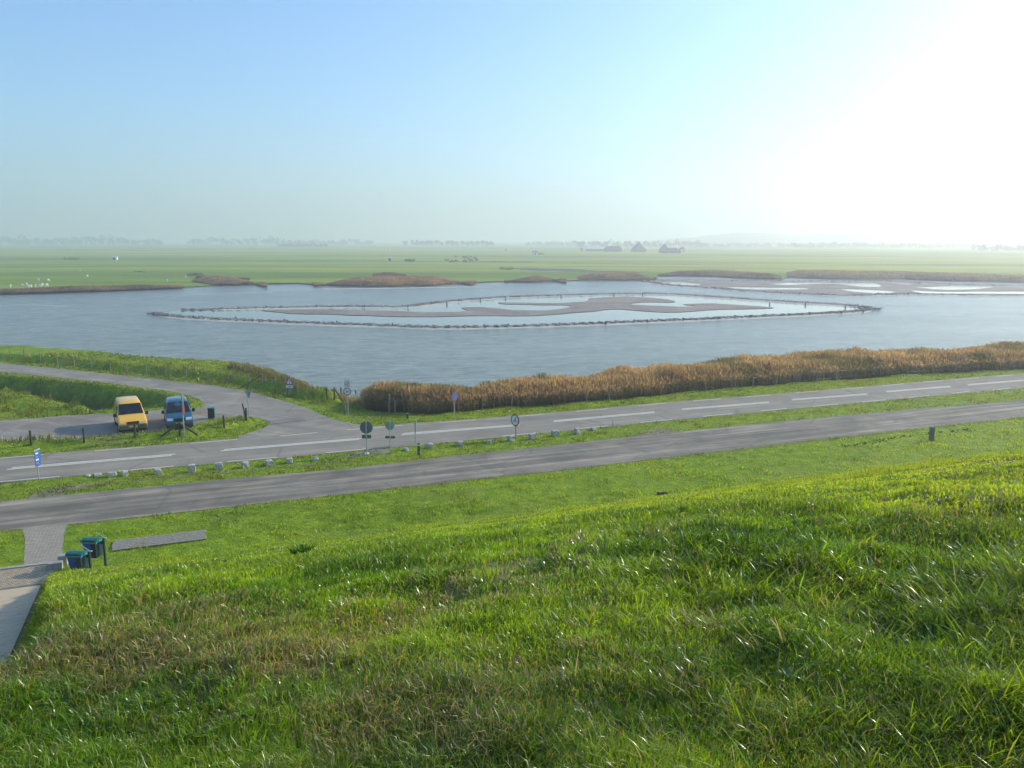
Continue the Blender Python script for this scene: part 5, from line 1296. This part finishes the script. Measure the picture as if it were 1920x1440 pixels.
for px, py, kd, lab in CW:
    place(cow1 if kd else cow0, f1 if kd else f0, px, py, random.choice([0, math.pi]) + random.uniform(-.7, .7), lab, 'cow', 'cows grazing on the polder', scl=1.25)
    if kd: f1 = False
    else: f0 = False

# ------------------------------------------------------------------ far buildings
def house(name, px, py, w_, d_, wall_h, roof_h, rz, label, cat, rm='roof', wm='wall', hip=1.0, group=None, nwin=3, ridge=0.0):
    x, y = at(px, py, -.62); t = empty(name, (x, y, -.62), rz); tag(t, label, cat, group)
    bmx = bmesh.new(); box(bmx, (0, 0, wall_h / 2), (w_, d_, wall_h)); from_bm('wall', bmx, M[wm], t)
    bmx = bmesh.new(); e = .4
    b_ = [bmx.verts.new(p) for p in ((-w_ / 2 - e, -d_ / 2 - e, wall_h), (w_ / 2 + e, -d_ / 2 - e, wall_h), (w_ / 2 + e, d_ / 2 + e, wall_h), (-w_ / 2 - e, d_ / 2 + e, wall_h))]
    r0 = bmx.verts.new((-w_ / 2 * ridge - .15, 0, wall_h + roof_h)); r1 = bmx.verts.new((w_ / 2 * ridge + .15, 0, wall_h + roof_h))
    for f in ((b_[0], b_[1], r1, r0), (b_[2], b_[3], r0, r1), (b_[1], b_[2], r1), (b_[3], b_[0], r0), (b_[3], b_[2], b_[1], b_[0])): bmx.faces.new(f)
    rf = from_bm('roof', bmx, M[rm], t)
    if hip: 
        bmx = bmesh.new(); box(bmx, (w_ * .1, 0, wall_h + roof_h + .2), (.7, .7, 1.4)); from_bm('chimney', bmx, M['wall'], rf)
    for i in range(nwin):
        bmx = bmesh.new(); box(bmx, (-w_ / 2 + w_ * (i + .5) / nwin, -d_ / 2 - .03, wall_h * .55), (1.1, .1, 1.2)); from_bm('window', bmx, M['glass'], t)
    bmx = bmesh.new(); box(bmx, (w_ * .02, -d_ / 2 - .05, wall_h * .4), (1.3, .1, min(2.1, wall_h * .8))); from_bm('door', bmx, M['darkwood'], t)
    return t
house('farmhouse', 1197, 472.5, 13, 13, 2.6, 9.0, .3, 'farmhouse with a tall dark pyramid roof, the taller of two on the horizon', 'farmhouse', ridge=.02)
house('farmhouse', 1245, 474, 12, 13, 2.4, 7.0, -.2, 'farmhouse with a lower pyramid roof and a long right slope', 'farmhouse', ridge=.12)
house('barn', 1258, 475, 18, 10, 2.4, 3.4, .1, 'low barn with sloping roof joined to the right farmhouse', 'barn', hip=0, ridge=.6)
house('barn', 1119, 471, 26, 12, 2.8, 2.4, .05, 'long low barn with a pale sheet roof, leftmost farm building', 'barn', 'lightroof', hip=0, ridge=1.0, nwin=5)
house('barn', 1149, 472, 20, 11, 3.0, 3.6, 0, 'dark roofed barn between the long pale barn and the pyramid farmhouse', 'barn', hip=0, ridge=.8)
house('cottage', 1279, 472.5, 5, 6, 3.0, 2.6, .2, 'small white gabled cottage right of the farm', 'cottage', wm='whitewall', ridge=.7, nwin=2)
house('cottage', 1090, 471, 3, 3, 2.4, 1.6, .2, 'tiny white building left of the long pale barn', 'cottage', wm='whitewall', hip=0, ridge=.7, nwin=1)
house('field_shed', 215, 487.5, 3.6, 2.4, 2.0, .6, .1, 'white field shed standing by the straight ditch on the left', 'shed', 'lightroof', 'whitewall', hip=0, ridge=1, nwin=1)
house('field_shed', 731, 489, 2.2, 1.8, 1.9, .5, .1, 'small white field hut near the ditch left of the herd', 'shed', 'lightroof', 'whitewall', hip=0, ridge=1, nwin=1)
house('field_shed', 1003, 478, 4.5, 4, 2.0, 1.8, .1, 'white fronted field barn far out in the centre of the polder', 'shed', 'roof', 'whitewall', hip=0, ridge=.8, nwin=1)
for px, py, lab in [(729,468,'tiny white hut below the left end of the tree row'),(885,469,'tiny white hut below the right half of the tree row'),(948,469,'tiny white hut right of the tree row'),(153,456.5,'tiny white house in front of the hazy woods on the left, left one'),(165,456.5,'tiny white house in front of the hazy woods on the left, right one')]:
    house('field_hut', px, py, 4, 4, 2.4, 1.2, 0, lab, 'hut', 'lightroof', 'whitewall', hip=0, ridge=1, nwin=1, group='tiny white huts in the polder')
x, y = at(1840, 474, -.62); t = empty('radio_mast', (x, y, -.62)); tag(t, 'thin tall mast standing at the left edge of the wood on the right', 'mast')
bmx = bmesh.new(); tube(bmx, (0, 0, 0), (0, 0, 15), .25, .12, 8); from_bm('mast_pole', bmx, M['wire'], t)
bmx = bmesh.new(); tube(bmx, (-1.4, 0, 13.6), (1.4, 0, 13.6), .08, .08, 6); from_bm('crossbar', bmx, M['wire'], t)

# ------------------------------------------------------------------ trees on the horizon
def leaf_cloud(cent, rad, n, size, col):
    """leaf sized cards scattered through lobes"""
    V = np.zeros((n, 4, 3)); k_ = RNG.integers(len(cent), size=n); c = np.array(cent)[k_]; r = np.array(rad)[k_][:, None]
    u = RNG.normal(size=(n, 3)); u /= np.linalg.norm(u, axis=1)[:, None]; p = c + u * r * RNG.uniform(.55, 1.08, (n, 1)) * np.array([1, 1, .85])
    a = RNG.normal(size=(n, 3)); a /= np.linalg.norm(a, axis=1)[:, None]; b = np.cross(a, u); b /= np.linalg.norm(b, axis=1)[:, None] + 1e-9
    s_ = size * RNG.uniform(.6, 1.4, (n, 1))
    V[:, 0] = p - a * s_; V[:, 1] = p - b * s_; V[:, 2] = p + a * s_; V[:, 3] = p + b * s_
    q = np.arange(n)[:, None] * 4 + np.array([[0, 1, 2, 3]])
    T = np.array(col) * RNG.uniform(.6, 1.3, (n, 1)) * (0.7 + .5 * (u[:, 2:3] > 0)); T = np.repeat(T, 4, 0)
    return V.reshape(-1, 3), q, T
def tree(px, py, hgt, wid, label, group, rnd):
    x, y = at(px, py, -.62); t = empty('tree', (x, y, -.62)); tag(t, label, 'tree', group)
    cent = []; rad = []
    for i in range(7):
        a = rnd.uniform(0, 6.3); rr = rnd.uniform(0, wid * .30); cent.append((math.cos(a) * rr, math.sin(a) * rr, hgt * rnd.uniform(.38, .82))); rad.append(wid * rnd.uniform(.22, .34))
    V, q, T = leaf_cloud(cent, rad, 420, wid * .055, (.045, .07, .025)); np_mesh('crown', V, q, None, M['leaf'], tint=T, parent=t)
    bmx = bmesh.new(); tube(bmx, (0, 0, 0), (0, 0, hgt * .45), wid * .04, wid * .025, 7)
    for i in range(4): a = i * 1.6; tube(bmx, (0, 0, hgt * .35), (math.cos(a) * wid * .25, math.sin(a) * wid * .25, hgt * .62), wid * .02, wid * .01, 5)
    from_bm('trunk', bmx, M['bark'], t)
rnd = random.Random(5)
ROW = [(760,10.5),(773,11.5),(782,12.5),(791,12),(800,11),(809,10.5),(819,11.5),(828,9),(839,11.5),(848,10),(857,9.5),(868,11),(877,9.5),(886,10),(895,9.5),(905,11),(914,10),(921,9)]
for i, (px, hp) in enumerate(ROW):
    D = math.hypot(*at(px, 461.5, -.62)); tree(px, 461.5, hp / 1550 * D * .92, D * 12.5 / 1550, f'hazy tree in the isolated row on the horizon, {ords[i]} from the left', 'isolated row of trees on the horizon', rnd)
def wood(name, spans, per, kindname='distant_wood'):
    Vs = []; Qs = []; Ts = []; off = 0
    for (x0, x1, py, hp) in spans:
        n_ = max(2, int((x1 - x0) / per))
        for i in range(n_):
            px = x0 + (x1 - x0) * (i + rnd.random()) / n_; x, y = at(px, py, -.62); D = math.hypot(x, y)
            h_ = hp / 1550 * D * rnd.uniform(.55, 1.05); w_ = per * 1.1 / 1550 * D
            cent = [(x + rnd.uniform(-w_, w_) * .5, y + rnd.uniform(0, w_) * 2, -.6 + h_ * rnd.uniform(.25, .75)) for _ in range(4)]
            V, q, T = leaf_cloud(cent, [max(w_ * .6, h_ * .30)] * 4, 60, w_ * .17, (.045, .065, .03)); Vs.append(V); Qs.append(q + off); Ts.append(T); off += len(V)
    o = np_mesh(name, np.concatenate(Vs), np.concatenate(Qs), None, M['leaf'], tint=np.concatenate(Ts)); o['kind'] = 'stuff'; return o
wood('distant_wood', [(-120,42,460,20),(30,95,460,13),(85,150,460,18),(150,240,460,20),(235,300,460,13)], 6)
wood('distant_wood', [(350,480,460,17),(478,520,460,19),(500,700,459.5,12)], 6)
wood('distant_wood', [(520,612,463,7)], 5)
wood('distant_wood', [(985,1100,461,9),(1080,1330,464,15)], 7)
wood('distant_wood', [(1320,1500,463,6),(1490,1640,464,8),(1640,1840,464,7)], 7)
wood('distant_wood', [(1838,2050,470,11)], 8)
def bush(px, py, w_, h_, label, grp=None):
    x, y = at(px, py, -.62); n_ = max(2, int(w_ / 1.2)); cent = [((-.5 + (i + .5) / n_) * w_, random.uniform(-.4, .4), h_ * random.uniform(.3, .55)) for i in range(n_)]
    V, q, T = leaf_cloud(cent, [h_ * .5] * n_, 260, h_ * .10, (.035, .06, .025)); o = np_mesh('bush', V, q, None, M['leaf'], tint=T); o.location = (x, y, -.62); tag(o, label, 'bush', grp)
bush(135, 488, 11, 2.2, 'dark wide bush on the left meadow, left of the white shed')
bush(768, 491, 6, 2.4, 'dark bush by the ditch left of the herd')
bush(838, 489, 4, 1.4, 'low bush just left of the herd')
bush(1012, 478, 7, 2.6, 'dark bush beside the white fronted field barn')
bush(950, 506, 6, 1.6, 'dark bush where the reed edged creek begins')
bush(366, 518, 6, 1.6, 'dark shrub at the left end of the brown scrub mound')
bush(262, 511, 5, .8, 'low brown scrub patch on the left meadow')
bush(935, 491, 9, .9, 'low scrub strip right of the herd')

# dunes beyond the fields
DUNE = [(1180,456),(1240,453),(1290,449.5),(1330,445),(1370,440),(1410,439.5),(1450,442),(1500,445),(1540,440.5),(1580,441),(1620,445),(1670,451),(1710,452.5),(1750,448),(1790,449),(1830,453),(1880,454),(1930,452),(2000,449),(2150,446),(2300,452)]
dpx = np.linspace(1180, 2300, 260); dpy = np.interp(dpx, [p[0] for p in DUNE], [p[1] for p in DUNE])
V = []; rows = 14; D0, D1 = 2300.0, 3300.0
for i, px in enumerate(dpx):
    u = (px - 960) / FPX
    hh = (458 - dpy[i]) / FPX * 2900 + 5
    for j in range(rows):
        f = j / (rows - 1); Dj = D0 + (D1 - D0) * f
        prof_ = math.sin(min(1, f * 1.35) * math.pi / 2) ** 1.3
        zz = -.7 + hh * prof_ * (0.8 + .4 * float(fbm(np.array(px * 1.0), np.array(Dj * .12), 45, 91, 4))) * (1 if f > 0 else 0)
        V.append((u * Dj, Dj, zz))
F = [(i * rows + j, (i + 1) * rows + j, (i + 1) * rows + j + 1, i * rows + j + 1) for i in range(len(dpx) - 1) for j in range(rows - 1)]
np_mesh('dunes', V, F, None, M['dune'], smooth=True)['kind'] = 'structure'
